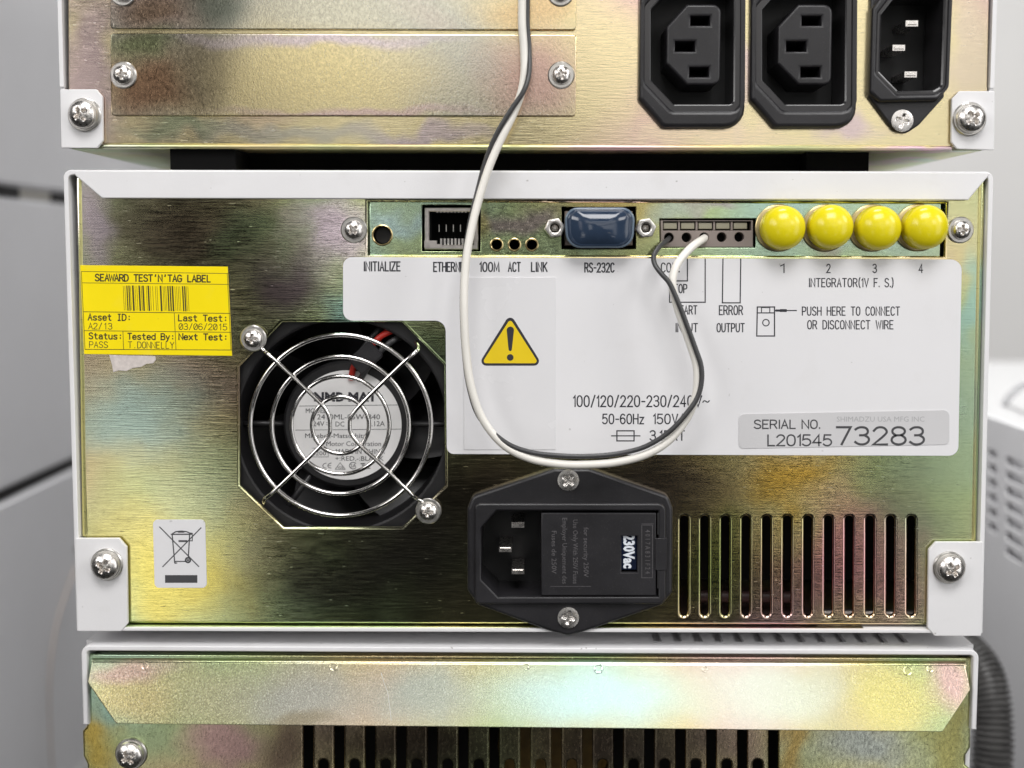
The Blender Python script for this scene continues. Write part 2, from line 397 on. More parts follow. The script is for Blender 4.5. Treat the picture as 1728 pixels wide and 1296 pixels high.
def add_tube(bm, path, r, n=12, closed=False, cap=True):
    path = [Vector(p) for p in path]; m = len(path); rings = []
    rad = r if callable(r) else (lambda i: r)
    up = None
    for i, p in enumerate(path):
        a = path[i - 1] if (closed or i > 0) else p
        b = path[(i + 1) % m] if (closed or i < m - 1) else p
        t = (b - a).normalized()
        if up is None:
            up = t.orthogonal().normalized()
        up = (up - up.dot(t) * t)
        up = up.normalized() if up.length > 1e-6 else t.orthogonal().normalized()
        s = t.cross(up)
        rings.append([bm.verts.new(p + rad(i) * (math.cos(2 * math.pi * k / n) * up + math.sin(2 * math.pi * k / n) * s)) for k in range(n)])
    pairs = list(zip(rings, rings[1:]))
    for r0, r1 in pairs:
        for k in range(n):
            bm.faces.new((r0[k], r0[(k + 1) % n], r1[(k + 1) % n], r1[k])).smooth = True
    if closed:
        r0, r1 = rings[-1], rings[0]
        best = min(range(n), key=lambda s: (r0[0].co - r1[s].co).length)
        for k in range(n):
            bm.faces.new((r0[k], r0[(k + 1) % n], r1[(k + 1 + best) % n], r1[(k + best) % n])).smooth = True
    elif cap:
        bm.faces.new(rings[0][::-1]); bm.faces.new(rings[-1])
def tube(path, r, n=12, closed=False):
    bm = bmesh.new(); add_tube(bm, path, r, n, closed); return bm_mesh(bm, angle=60)
def add_lathe(bm, prof, n=32, c=(0, 0, 0), cap0=False, cap1=True):
    """profile of (radius, height towards the viewer) turned about the axis that points at the viewer"""
    rings = []
    for r, h in prof:
        rings.append([bm.verts.new((c[0] + r * math.cos(2 * math.pi * k / n), c[1] - h, c[2] + r * math.sin(2 * math.pi * k / n))) for k in range(n)])
    for r0, r1 in zip(rings, rings[1:]):
        for k in range(n): bm.faces.new((r0[k], r0[(k + 1) % n], r1[(k + 1) % n], r1[k])).smooth = True
    if cap1: bm.faces.new(rings[-1])
    if cap0: bm.faces.new(rings[0][::-1])
def lathe(prof, n=32, c=(0, 0, 0), angle=38, **kw):
    bm = bmesh.new(); add_lathe(bm, prof, n, c, **kw); return bm_mesh(bm, angle=angle)

# ------------------------------------------------------------------ lettering
G = {
 'A': '0,0 2,6 4,0|.8,2.1 3.2,2.1', 'B': '0,0 0,6 2.6,6 3.6,5.4 3.6,3.8 2.6,3.2 0,3.2|2.6,3.2 4,2.5 4,.8 2.8,0 0,0', 'C': '3.8,5 2.9,6 1.1,6 0,4.8 0,1.2 1.1,0 2.9,0 3.8,1',
 'D': '0,0 0,6 2.4,6 4,4.7 4,1.3 2.4,0 0,0', 'E': '3.4,0 0,0 0,6 3.4,6|0,3.1 2.8,3.1', 'F': '0,0 0,6 3.4,6|0,3.1 2.8,3.1', 'G': '3.9,5 3,6 1.1,6 0,4.8 0,1.2 1.1,0 3,0 4,1 4,2.8 2.2,2.8',
 'H': '0,0 0,6|4,0 4,6|0,3.1 4,3.1', 'I': '.3,0 .3,6', 'J': '3,6 3,1.2 2,0 .8,0 0,1', 'K': '0,0 0,6|3.8,6 0,2.4|1.3,3.6 4,0', 'L': '0,6 0,0 3.2,0', 'M': '0,0 .3,6 2.4,1 4.5,6 4.8,0', 'N': '0,0 0,6 4,0 4,6',
 'O': '1.2,0 2.8,0 4,1.3 4,4.7 2.8,6 1.2,6 0,4.7 0,1.3 1.2,0', 'P': '0,0 0,6 2.6,6 3.8,5.3 3.8,3.5 2.6,2.7 0,2.7', 'R': '0,0 0,6 2.6,6 3.8,5.3 3.8,3.6 2.6,2.9 0,2.9|2.2,2.9 4,0',
 'S': '3.7,5.1 2.8,6 1.2,6 .2,5.2 .2,4 1.2,3.3 2.8,2.8 3.9,2 3.9,.9 2.8,0 1,0 0,.9', 'T': '0,6 4,6|2,6 2,0', 'U': '0,6 0,1.2 1.2,0 2.8,0 4,1.2 4,6', 'V': '0,6 2,0 4,6', 'W': '0,6 1.3,0 2.7,5 4.1,0 5.4,6',
 'X': '0,0 4,6|0,6 4,0', 'Y': '0,6 2,3 4,6|2,3 2,0', 'Z': '0,6 4,6 0,0 4,0',
 '0': '1.2,0 2.8,0 4,1.3 4,4.7 2.8,6 1.2,6 0,4.7 0,1.3 1.2,0', '1': '.2,4.8 1.4,6 1.4,0', '2': '.1,4.7 1.1,6 2.9,6 3.9,4.9 3.8,3.7 0,0 4,0', '3': '.1,5.2 1.1,6 2.8,6 3.7,5.2 3.7,3.9 2.7,3.2 1.4,3.2|2.7,3.2 4,2.4 4,1 2.8,0 1.1,0 0,.9',
 '4': '3,0 3,6 0,1.7 4.1,1.7', '5': '3.7,6 .5,6 .2,3.3 1.3,3.8 2.8,3.8 4,2.7 4,1.2 2.8,0 1,0 0,.9', '6': '3.6,5.3 2.7,6 1.3,6 0,4.6 0,1.3 1.2,0 2.8,0 4,1.2 4,2.5 2.8,3.6 1.2,3.6 0,2.6', '7': '0,6 4,6 1.4,0', '8': '1.2,3.2 .2,4 .2,5.2 1.2,6 2.8,6 3.8,5.2 3.8,4 2.8,3.2 1.2,3.2 0,2.3 0,.9 1.2,0 2.8,0 4,.9 4,2.3 2.8,3.2',
 '/': '0,-.3 3,6.3', '-': '.2,2.8 2.6,2.8', '(': '1.4,6.6 .3,5 .3,1 1.4,-.6', ')': '0,6.6 1.1,5 1.1,1 0,-.6', '.': '.2,0 .2,.5', ',': '.5,.5 0,-.9', ':': '.3,.8 .3,1.4|.3,3.6 .3,4.2', "'": '.6,6.2 .2,4.6', '~': '0,2.4 .8,3.3 1.6,3.2 2.6,2.5 3.4,2.4 4.2,3.3',
 'a': '.3,3.4 1,4 2.6,4 3.4,3.3 3.4,0|3.4,2.3 1,2.3 0,1.6 0,.6 .9,0 2.4,0 3.4,.9', 'd': '3.6,6 3.6,0|3.6,1 2.6,0 1.1,0 0,1 0,3 1.1,4 2.6,4 3.6,3', 'e': '0,2.1 3.6,2.1 3.6,3 2.6,4 1,4 0,3 0,1 1,0 2.6,0 3.4,.6',
 's': '3.3,3.5 2.6,4 .9,4 .1,3.3 .3,2.5 3.1,1.6 3.4,.8 2.6,0 .8,0 0,.6', 't': '1.3,5.6 1.3,.9 2,0 3.2,0|0,4 3,4', 'u': '0,4 0,.9 .9,0 2.3,0 3.4,1|3.4,4 3.4,0', 'x': '0,0 3.5,4|0,4 3.5,0', 'y': '0,4 1.8,.2|3.6,4 1.2,-1.6 .2,-1.8', 'z': '0,4 3.2,4 0,0 3.2,0', 'V~': '0,0 0,0'}
def soften(l):
    """round the obtuse corners of a stroke, keep the sharp ones"""
    for _ in range(2):
        closed = len(l) > 3 and l[0] == l[-1]
        out = [] if closed else [l[0]]
        n = len(l)
        for i in (range(n - 1) if closed else range(1, n - 1)):
            a, b, c = Vector(l[i - 1] if i > 0 else l[-2]), Vector(l[i]), Vector(l[i + 1])
            u, v = b - a, c - b
            if u.length < 1e-6 or v.length < 1e-6: out.append(tuple(b)); continue
            if u.angle(v) < math.radians(70): out += [tuple(b - u * .25), tuple(b + v * .25)]
            else: out.append(tuple(b))
        out.append(out[0] if closed else l[-1]); l = out
    return l
def strokes(text, mono=False, gap=1.7, space=3.0, slash0=False):
    out = []; x = 0
    for ch in text:
        if ch == ' ':
            x += 5.2 if mono else space; continue
        g = G[ch]; ls = [[tuple(map(float, p.split(','))) for p in s.split()] for s in g.split('|')]
        w = max(p[0] for s in ls for p in s)
        ls = [soften(q) for q in ls]
        if mono and ch == 'I': ls = [[(2, 0), (2, 6)], [(.8, 6), (3.2, 6)], [(.8, 0), (3.2, 0)]]
        if mono and ch == '0' and slash0: ls = ls + [[(.9, 1.2), (3.1, 4.8)]]
        ox = (4.0 - w) / 2 if mono and ch != 'I' else 0
        out += [[(p[0] + x + ox, p[1]) for p in s] for s in ls]
        x += 5.2 if mono else w + gap
    return out
ZI = [0]
def add_ribbon(bm, pts, w, d, closed=False):
    """flat printed line of width w (metres) through (x, z) points"""
    ZI[0] = (ZI[0] + 1) % 6; dd = d + ZI[0] * 2e-6
    pts = [Vector(p) for p in pts]
    if closed: pts = pts + [pts[0]]
    L, R = [], []
    n = len(pts)
    for i, p in enumerate(pts):
        if closed: a, b = (pts[i - 1] if i > 0 else pts[-2]), (pts[i + 1] if i < n - 1 else pts[1])
        else: a, b = pts[max(0, i - 1)], pts[min(n - 1, i + 1)]
        e1 = (p - a); e2 = (b - p)
        if e1.length < 1e-9: e1 = e2
        if e2.length < 1e-9: e2 = e1
        e1 = e1.normalized(); e2 = e2.normalized()
        n1 = Vector((-e1.y, e1.x)); m = n1 + Vector((-e2.y, e2.x))
        m = m.normalized() if m.length > 1e-6 else n1
        k = max(.45, m.dot(n1)); q = m * (w / 2 / k)
        if not closed and i == 0: p = p - e2 * w * .35
        if not closed and i == n - 1: p = p + e1 * w * .35
        L.append(bm.verts.new((p.x + q.x, -dd, p.y + q.y))); R.append(bm.verts.new((p.x - q.x, -dd, p.y - q.y)))
    for i in range(n - 1):
        bm.faces.new((L[i], R[i], R[i + 1], L[i + 1]))
def ribbon_px(bm, pts, wpx, d, closed=False): add_ribbon(bm, [P(x, y, d) for x, y in pts], wpx * PX, d, closed)
def add_text(bm, text, x0, ytop, x1, ybase, d, wpx=1.9, **kw):
    """stroke lettering fitted between photo pixels x0..x1, cap height ytop..ybase; ytop / ybase may be (left, right) pairs"""
    s = strokes(text, **kw)
    xs = [p[0] for l in s for p in l]; a, b = min(xs), max(xs)
    yt = ytop if isinstance(ytop, tuple) else (ytop, ytop); yb = ybase if isinstance(ybase, tuple) else (ybase, ybase)
    for l in s:
        pts = []
        for u, v in l:
            f = (u - a) / max(1e-6, b - a)
            t = yt[0] + (yt[1] - yt[0]) * f; q = yb[0] + (yb[1] - yb[0]) * f
            pts.append((x0 + (x1 - x0) * f, q + (t - q) * v / 6))
        ribbon_px(bm, pts, wpx * 1.22, d)
def flat(bm): 
    me = bpy.data.meshes.new('print'); 
    bm.normal_update()
    for f in bm.faces:
        if f.normal.y > 0: f.normal_flip()
    bm.to_mesh(me); bm.free(); return me
def font_into(bm, text, x0, ytop, x1, ybase, d, bold=0.0, rot=0, shear=0.0):
    """outline lettering of the built-in face fitted to a photo-pixel box (rot=-90: reads downwards)"""
    cu = bpy.data.curves.new('lettering', 'FONT'); cu.body = text; cu.size = 1; cu.resolution_u = 2; cu.offset = bold; cu.shear = shear
    ob = bpy.data.objects.new('lettering_source', cu)
    me = bpy.data.meshes.new_from_object(ob)
    ref = bpy.data.curves.new('lettering', 'FONT'); ref.body = 'H'; ref.size = 1
    rob = bpy.data.objects.new('lettering_source', ref); rme = bpy.data.meshes.new_from_object(rob)
    cap = max(v.co.y for v in rme.vertices)
    xa = min(v.co.x for v in me.vertices); xb = max(v.co.x for v in me.vertices)
    vs = []
    ZI[0] = (ZI[0] + 1) % 6; dd = d + ZI[0] * 2e-6
    for v in me.vertices:
        f = (v.co.x - xa) / (xb - xa); g = v.co.y / cap
        if rot == 0: px, py = x0 + (x1 - x0) * f, ybase + (ytop - ybase) * g
        else: px, py = x0 + (x1 - x0) * g, ytop + (ybase - ytop) * f
        x, z = P(px, py, d); vs.append(bm.verts.new((x, -dd, z)))
    for p in me.polygons:
        try: bm.faces.new([vs[i] for i in p.vertices])
        except ValueError: pass
    for o_, c_, m_ in ((ob, cu, me), (rob, ref, rme)):
        bpy.data.objects.remove(o_); bpy.data.curves.remove(c_); bpy.data.meshes.remove(m_)

# ------------------------------------------------------------------ screws
def head_mesh(R, h, recess=.62, flatness=.5):
    """pan head with a cross recess"""
    bm = bmesh.new(); nr, ns = 16, 56; rings = []
    for i in range(nr + 1):
        r = R * i / nr
        row = []
        for k in range(ns):
            a = 2 * math.pi * k / ns
            x, z = r * math.cos(a), r * math.sin(a)
            y = h * (1 - (r / R) ** 2.6 * flatness)
            q = recess * R; w = .17 * R
            dx = min(abs(x), abs(z)); lx = max(abs(x), abs(z))
            sag = max(0, min(1, (w - dx) / (.09 * R))) * max(0, min(1, (q - lx) / (.22 * R)))
            y -= sag * h * .85
            row.append(bm.verts.new((x, -y, z)))
            if i == 0: break
        rings.append(row)
    for k in range(ns): bm.faces.new((rings[0][0], rings[1][k], rings[1][(k + 1) % ns])).smooth = True
    for i in range(1, nr):
        for k in range(ns): bm.faces.new((rings[i][k], rings[i + 1][k], rings[i + 1][(k + 1) % ns], rings[i][(k + 1) % ns])).smooth = True
    base = [bm.verts.new((R * math.cos(2 * math.pi * k / ns), 0, R * math.sin(2 * math.pi * k / ns))) for k in range(ns)]
    for k in range(ns): bm.faces.new((rings[nr][k], base[k], base[(k + 1) % ns], rings[nr][(k + 1) % ns])).smooth = True
    return bm_mesh(bm, 'screw_head', 50)
HEAD_BIG = head_mesh(.0035, .0022); HEAD_SMALL = head_mesh(.0024, .0016); HEAD_CSK = head_mesh(.0030, .0007, .66, .25)
for m_ in (HEAD_BIG, HEAD_SMALL, HEAD_CSK): m_.materials.append(M['steel'])
WASH_BIG = lathe([(.0046, 0), (.0046, .0006), (.0043, .0009), (.0040, .0009), (.0040, .0010), (.0038, .0021), (.0032, .0021)], 40, cap0=True)
WASH_SMALL = lathe([(.0037, 0), (.0037, .0005), (.0034, .0008), (.0027, .0008), (.0026, .0013), (.0024, .0013)], 40, cap0=True)
for m_ in (WASH_BIG, WASH_SMALL): m_.materials.append(M['washer'])
def screw(parent, px, py, d, kind='small'):
    x, z = P(px, py, d)
    lift = {'big': .0020, 'small': .0012, 'csk': 0}[kind]
    w = Matrix.Translation((x, -d, z)) @ Matrix.Rotation(random.uniform(0, 1.57), 4, 'Y')
    head = {'big': HEAD_BIG, 'small': HEAD_SMALL, 'csk': HEAD_CSK}[kind]
    o = link('screw', head, None, parent, w @ Matrix.Translation((0, -lift, 0)) @ Matrix.Rotation(random.uniform(-.05, .05), 4, 'X'))
    if kind != 'csk':
        link('washer', WASH_BIG if kind == 'big' else WASH_SMALL, None, o, w)
    return o

# ================================================================== SETTING
wy = 0.9
o = link('wall', box(-1.6, 1.6, wy, wy + .1, -.6, 1.8), M['wall'], kind='structure')

DEPTH = 0.42
STACK = 'modules stacked in the instrument rack'
# ================================================================== MIDDLE MODULE
mid = thing('instrument_module', 'middle module of the stack, with cooling fan, yellow caps and large white printed label', 'lab instrument', (*[(0)], .2, P(888, 1066)[1]), STACK)
slots_mid = []
for k in range(12):
    cx = 1153.5 + 34.85 * k
    slots_mid.append(rpoly([(cx - 5, 871, 5.9), (cx + 7.5, 871, 5.9), (cx + 7, 1039, 5.9), (cx - 5.5, 1039, 5.9)], 5))
FAN_HOLE = [(476, 544), (678, 544), (749, 616), (751, 819), (679, 889), (479, 889), (405, 819), (404, 619)]
panel_out = [(127, 297), (1663, 300), (1645, 1055), (147, 1052)]
port_cut = [(621, 341), (1596, 344), (1593, 432), (621, 430)]
inlet_cut = rect(806, 850, 1116, 1006)
me = pl([panel_out, FAN_HOLE, port_cut, inlet_cut] + slots_mid, 0, .0014, .0008, 5)
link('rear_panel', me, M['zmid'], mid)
# painted wrap-round cover
outer = rpoly([(110, 287, 13), (1673, 290, 13), (1655, 1066), (132.5, 1062)])
inner = rpoly([(118.5, 295.5, 7), (1664.5, 298.5, 7), (1647, 1060), (140.5, 1056)])
link('painted_cover', pl([outer, inner], .0018, DEPTH, .0003, 2, dp=0), M['paint'], mid)
fl = rpoly([(121, 288.5, 5), (1669, 291.5, 3), (1630, 338, 2), (176, 335, 4)], 3)
link('cover_flange', pl([fl], .0022, .0011, .0003, 3, dp=0), M['paint'], mid)
tl = rpoly([(131, 906, 2), (204, 906, 2), (217, 921, 2), (219, 1049, 2), (208, 1062, 2), (134, 1062, 2)], 2)
tr = rpoly([(1576, 912, 2), (1655, 912, 2), (1652, 1070, 2), (1574, 1070, 2), (1562, 1056, 2), (1564, 925, 2)], 2)
for q in (tl, tr): link('mounting_tab', pl([q], .0021, .0012, .0002, 2, dp=0), M['paint'], mid)
screw(mid, 181, 952, .0021, 'big'); screw(mid, 1601, 957, .0021, 'big')
for xa_, xb_, ya_, yb_ in ((136.5, 145, 299, 904), (1652, 1640.5, 301, 911)):
    a, b = P3(xa_, ya_, -.0008), P3(xb_, yb_, -.0008)
    link('panel_fold', tube([a, b], .00095, 12), M['zfold'], mid)
# chassis: folded lower lip, floor and front closing plate
lip = [(205, 1054), (1572, 1060), (1570, 1066), (205, 1060)]
link('chassis_lip', pl([lip], .0009, .004, .0004, 3, dp=0), M['zplain'], mid)
xl, xr = P(150, 1050)[0], P(1640, 1050)[0]; zb, zt = P(888, 1062)[1], P(888, 297)[1]
link('chassis_floor', box(xl, xr, .0042, DEPTH, zb, zb + .001), M['zplain'], mid)
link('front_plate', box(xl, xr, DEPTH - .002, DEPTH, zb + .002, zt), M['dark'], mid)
# added dark sheet close behind the vents stands in for the shaded inside
link('dark_backing', box(xl + .002, xr - .002, .055, .056, zb + .002, zt - .002), M['dark'], mid)
bm = bmesh.new(); a = P3(1165, 1006, -.018); b = P3(1350, 1008, -.018)
add_tube(bm, [a, b], .0018, 10); link('inner_conduit', bm_mesh(bm), M['copper'], mid)
bm = bmesh.new(); a = P3(1380, 1035, -.010); b = P3(1560, 1037, -.010)
add_tube(bm, [a, b], .0014, 10); link('inner_conduit', bm_mesh(bm), M['tin'], mid)

# ---- port strip
dpp = -.0009
holes = [circ(645, 397, 16, 28), rect(712, 346, 811, 424)]
led = [(838, 413), (868, 413), (897.5, 413)]
holes += [circ(x, y, 10, 24) for x, y in led]
holes += [rect(948, 349, 1073, 420), rect(1113, 369, 1275, 418)]
strip = [(612, 336), (1606, 338), (1604, 440), (612, 438)]
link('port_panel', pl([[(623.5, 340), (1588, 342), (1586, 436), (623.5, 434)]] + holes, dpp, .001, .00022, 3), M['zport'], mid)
for (cx, cy, r) in [(645, 397, 18)] + [(x, y, 11.5) for x, y in led]:
    c = P3(cx, cy, dpp)
    link('hole_rim', lathe([(r * PX, -.0001), (r * PX, .00018), ((r - 1.5) * PX, .0003), ((r - 3) * PX, .0001), ((r - 3) * PX, -.0012)], 28, (c.x, -dpp, c.z), cap1=False), M['brass'], mid)
x0, z0 = P(645, 397, dpp)
link('push_switch', lathe([(.0026, -.006), (.0026, -.0045), (.0022, -.0043)], 28, (x0, 0, z0)), M['black_deep'], mid)
screw(mid, 597.5, 388, .0001); screw(mid, 1620, 388, .0001)
# ethernet socket
eth = link('network_socket', pl([rect(716, 350, 807, 421), rect(724, 357, 799, 413)], -.0016, .0015, .0002, 1, dp=dpp), M['tin'], mid)
link('socket_liner', pl([rect(718, 352, 805, 419), rect(726, 359, 797, 411)], -.0030, .0085, .0001, 1, dp=dpp), M['rubber'], eth)
bm = bmesh.new(); a = P(722, 415, dpp); b = P(801, 355, dpp); add_box(bm, a[0], b[0], .010, .0105, a[1], b[1]); link('socket_back', bm_mesh(bm), M['rubber'], eth)
for k in range(8):
    x, z = P(745 + 6 * k, 408, -.004); 
    bm = bmesh.new(); add_box(bm, x - .00027, x + .00027, .0026, .009, z - .0011, z + .0009); link('contact', bm_mesh(bm), M['washer'], eth)
for k in range(4):
    x, z = P(741 + 12 * k, 385, -.006)
    bm = bmesh.new(); add_box(bm, x - .0001, x + .0001, .006, .0065, z - .0010, z + .0010); link('spring_wire', bm_mesh(bm), M['washer'], eth)
bm = bmesh.new()
for k in range(9):
    x, z = P(738 + 6 * k, 357, -.002); add_box(bm, x - .0002, x + .0002, .0017, .0022, z - .0003, z + .0002)
link('contact_tips', bm_mesh(bm), M['tin'], eth)
for (ax, ay, bx, by) in ((717, 376, 723, 384), (716, 406, 737, 418), (799, 396, 807, 406), (737, 412, 745, 418), (717, 358, 722, 364)):
    p, q = P(ax, by, -.0012), P(bx, ay, -.0012)
    bm = bmesh.new(); add_box(bm, p[0], q[0], .0011, .0030, p[1], q[1]); link('latch_tab', bm_mesh(bm), M['tin'], eth)
# serial port under its cap
ser = link('serial_port', pl([rpoly([(953, 356), (1068, 356), (1068, 414), (953, 414)])], -.0016, .006, .0002, 1, dp=dpp), M['taupe'], mid)
link('connector_shell', pl([rpoly([(958, 358, 10), (1063, 358, 10), (1055, 411, 12), (966, 411, 12)])], .0022, .004, .0006, 2, dp=dpp), M['tin'], ser)
def hexnut(px, py):
    x, z = P(px, py, 0)
    bm = bmesh.new(); R = .0029
    pts = [(x + R * math.cos(math.pi / 3 * k + .15), z + R * math.sin(math.pi / 3 * k + .15)) for k in range(6)]
    add_plate(bm, [pts, [(x + .0013 * math.cos(2 * math.pi * k / 20), z + .0013 * math.sin(2 * math.pi * k / 20)) for k in range(20)]], .0034, .0045, .0004, 2)
    bm2 = bm; add_lathe(bm2, [(.0013, .0005), (.0009, .0018), (.0004, .0006)], 16, (x, 0, z))
    return link('jack_nut', bm_mesh(bm), M['washer'], ser)
hexnut(936, 385); hexnut(1088.5, 385)
# terminal block
term = link('terminal_block', pl([rect(1115, 372, 1271, 417)] + [rect(1119, 373, 1268, 389)] + [circ(1129 + 29.7 * k, 401 - .2 * k, 8.2, 20) for k in range(5)], -.0012, .009, .00015, 1, dp=dpp), M['taupe'], mid)
bm = bmesh.new(); a = P(1117, 416, dpp); b = P(1270, 373, dpp); add_box(bm, a[0], b[0], .0062, .0068, a[1], b[1]); link('block_core', bm_mesh(bm), M['dark'], term)
for k in range(5):
    x = 1131 + 29.7 * k
    link('release_button', pl([rect(x - 11, 375.5, x + 12, 386.5)], -.0018, .004, .0003, 2, dp=dpp), M['khaki'], term)
    if k < 4: link('block_rib', pl([rect(x + 13.6, 373.5, x + 17, 388.6)], -.0016, .004, .0001, 1, dp=dpp), M['taupe'], term)
# coaxial connectors that carry the caps
CAPS = [(1322, 384), (1402.5, 384), (1483, 384), (1562, 383.5)]
for cx, cy in CAPS:
    x, z = P(cx, cy, .007)
    link('coaxial_connector', lathe([(.0066, -.0008), (.0066, .0002), (.0062, .0004), (.005, .0004), (.005, .0034), (.004, .0034)], 36, (x, 0, z)), M['brass'], mid)

# ---- printed white label
lab = link('info_label', pl([rpoly([(579, 434, 15), (1623, 438, 18), (1617, 769, 16), (754, 766, 12), (752, 541, 18), (579, 541, 16)], 6)], .00012, .00012), M['label'], mid)
dl = .00015
bm = bmesh.new()
T = lambda s, x0, yt, x1, yb, w=1.9, **k: add_text(bm, s, x0, yt, x1, yb, dl, w, **k)
T('INITIALIZE', 615, 442, 675, 457); T('ETHERNET', 732, 443, 790, 458); T('100M', 810, 443, 842, 458); T('ACT', 858, 443, 878, 458); T('LINK', 897, 443, 923, 458)
T('RS-232C', 987, 444, 1036, 459); T('COM.', 1116, 444, 1146, 459, 1.6)
T('STOP', 1130, 480, 1159, 494, 1.6); T('START', 1140, 516, 1176, 530, 1.6); T('INPUT', 1141, 546, 1177, 560, 1.6)
T('ERROR', 1214, 516, 1253, 531, 1.6); T('OUTPUT', 1210, 546, 1256, 560, 1.6)
for s, x in (('1', 1320), ('2', 1398), ('3', 1476), ('4', 1554)):
    T(s, x - 3, 446, x + 3, 460, 1.5)
T('INTEGRATOR(1V F. S.)', 1366, 470, 1507, 484, 1.5, space=4.5)
T('PUSH HERE TO CONNECT', 1354, 518, 1518, 532, 1.5, space=5); T('OR DISCONNECT WIRE', 1363, 541, 1507, 555, 1.5, space=5)
T('100/120/220-230/240', 968, 668, 1169, 686, 1.9); T('~', 1186, 668, 1197, 686, 1.6); T('V', 1172, 668, 1184, 686, 1.8)
T('50-60Hz', 1017, 699, 1086, 715, 1.8); T('150VA', 1103, 699, 1156, 715, 1.8); T('3.15AT', 1097, 727, 1155, 743, 1.8, gap=1.6)
link('lettering', flat(bm), M['ink'], lab)
bm = bmesh.new()
R_ = lambda pts, w=1.7, c=False: ribbon_px(bm, pts, w * 1.15, dl, c)
R_([(1160, 437), (1160, 474), (1132, 474)]); R_([(1190, 437), (1190, 510), (1130, 510), (1130, 464)]); R_([(1220, 437), (1219, 511), (1249, 511), (1250, 437)])
link('wiring_lines', flat(bm), M['ink'], lab); bm = bmesh.new()
R_([(1278, 518), (1307, 518), (1307, 567), (1277, 567)], 1.8, True); R_([(1278, 528), (1307, 528)], 1.6); R_([(1285, 519), (1299, 519), (1299, 528), (1285, 528)], 1.3, True)
R_(circ(1292.5, 544.5, 5.5, 16), 1.5, True); R_([(1308, 524), (1344, 524)], 1.6); R_([(1310, 524), (1318, 524)], 3.2); R_([(1318, 524), (1326, 524)], 4.2)
link('wiring_diagram', flat(bm), M['ink'], lab); bm = bmesh.new()
R_([(1041, 727), (1070, 727), (1070, 744), (1041, 744)], 1.8, True); R_([(1032, 735.5), (1080, 735.5)], 1.7)
link('fuse_symbol', flat(bm), M['ink'], lab)

# ---- warning film with triangle
wf = link('warning_film', pl([rect(783, 468, 938, 759)], .00032, .0002, .00006, 1), M['film'], mid)
tri = rpoly([(861, 529, 8), (916, 617, 8), (806, 617, 8)], 5)
link('triangle_border', pl([tri], .00037, .00004), M['ink'], wf)
link('triangle_field', pl([rpoly([(861, 538, 4), (909, 613, 4), (813, 613, 4)], 4)], .00040, .00003), M['wyellow'], wf)
bm = bmesh.new()
add_plate(bm, [[P(x, y) for x, y in rpoly([(854.5, 551, 6), (868, 551, 6), (863.5, 592, 2.5), (858.5, 592, 2.5)], 5)]], .00043, .00002)
add_plate(bm, [[P(x, y) for x, y in circ(861, 603, 5.6, 20)]], .00043, .00002)
link('exclamation_mark', bm_mesh(bm), M['ink'], wf)

# ---- serial sticker
ss = link('serial_sticker', pl([rpoly([(1247, 699, 10), (1602, 692, 10), (1602, 750, 8), (1247, 757, 8)])], .00028, .00015), M['serial'], mid)
bm = bmesh.new(); add_text(bm, 'SERIAL NO.', 1273, 709, 1383, 723, .0003, 1.9, gap=1.3); add_text(bm, 'L201545', 1296, 734, 1403, 752, .0003, 2.2, gap=1.2)
link('lettering', flat(bm), M['ink_grey'], ss)
bm = bmesh.new(); add_text(bm, '73283', 1412, 721, 1559, 750, .0003, 3.2, gap=1.3); link('serial_number', flat(bm), M['ink_grey'], ss)
bm = bmesh.new(); font_into(bm, 'SHIMADZU USA MFG INC', 1412, 703, 1560, 711.5, .0003); link('maker_line', flat(bm), M['ink_pale'], ss)

# ---- yellow test tag
at = link('asset_sticker', pl([[(135, 447.5), (384, 450), (391.5, 600.5), (142, 597.5)]], .00022, .0002, .00005, 1), M['ylabel'], mid)
def AT(u, v):   # u, v in the enlarged view of the tag (0..1108 x 0..665)
    fx = u / 1075.0; fy = v / 655.0
    xl_, yl_ = 135 + 7 * fy, 447.5 + 150 * fy; xr_, yr_ = 384 + 7.5 * fy, 450 + 150.5 * fy
    return (xl_ + (xr_ - xl_) * fx, yl_ + (yr_ - yl_) * fx)
bm = bmesh.new(); dy_ = .00024
def AL(pts, w=1.0, c=False): ribbon_px(bm, [AT(*p) for p in pts], w, dy_, c)
def AX(s, u0, v0, u1, v1, w, **k):
    (a0, b0), (a1, b1) = AT(u0, v0), AT(u1, v1); p0 = AT(u1, v0); p1 = AT(u0, v1)
    add_text(bm, s, (a0 + p1[0]) / 2, (b0, p0[1]), (a1 + p0[0]) / 2, (p1[1], b1), dy_, w, **k)
AL([(8, 46), (1075, 50)], .9); AL([(8, 130), (1075, 130)], .9); AL([(8, 343), (1075, 343)], 1.1); AL([(8, 482), (1075, 482)], 1.0); AL([(8, 620), (1075, 612)], 1.1)
AL([(8, 46), (8, 620)], .9); AL([(1070, 50), (1070, 612)], .9); AL([(670, 343), (670, 614)], 1.0); AL([(290, 482), (288, 618)], 1.0)
AX("SEAWARD TEST'N'TAG LABEL", 108, 66, 944, 114, 1.9, mono=True)
AX('Asset ID:', 42, 358, 340, 404, 1.7, mono=True); AX('A2/13', 42, 426, 212, 470, 1.0, mono=True)
AX('Last Test:', 700, 358, 1042, 402, 1.7, mono=True); AX('03/06/2015', 700, 422, 1048, 466, 1.0, mono=True, slash0=True)
AX('Status:', 42, 498, 270, 542, 1.7, mono=True); AX('PASS', 42, 562, 174, 606, 1.0, mono=True)
AX('Tested By:', 324, 498, 650, 542, 1.7, mono=True); AX('T.DONNELLY', 324, 560, 656, 606, 1.0, mono=True)
AX('Next Test:', 696, 496, 1036, 540, 1.8, mono=True)
link('lettering', flat(bm), M['yink'], at)
bm = bmesh.new(); u = 306
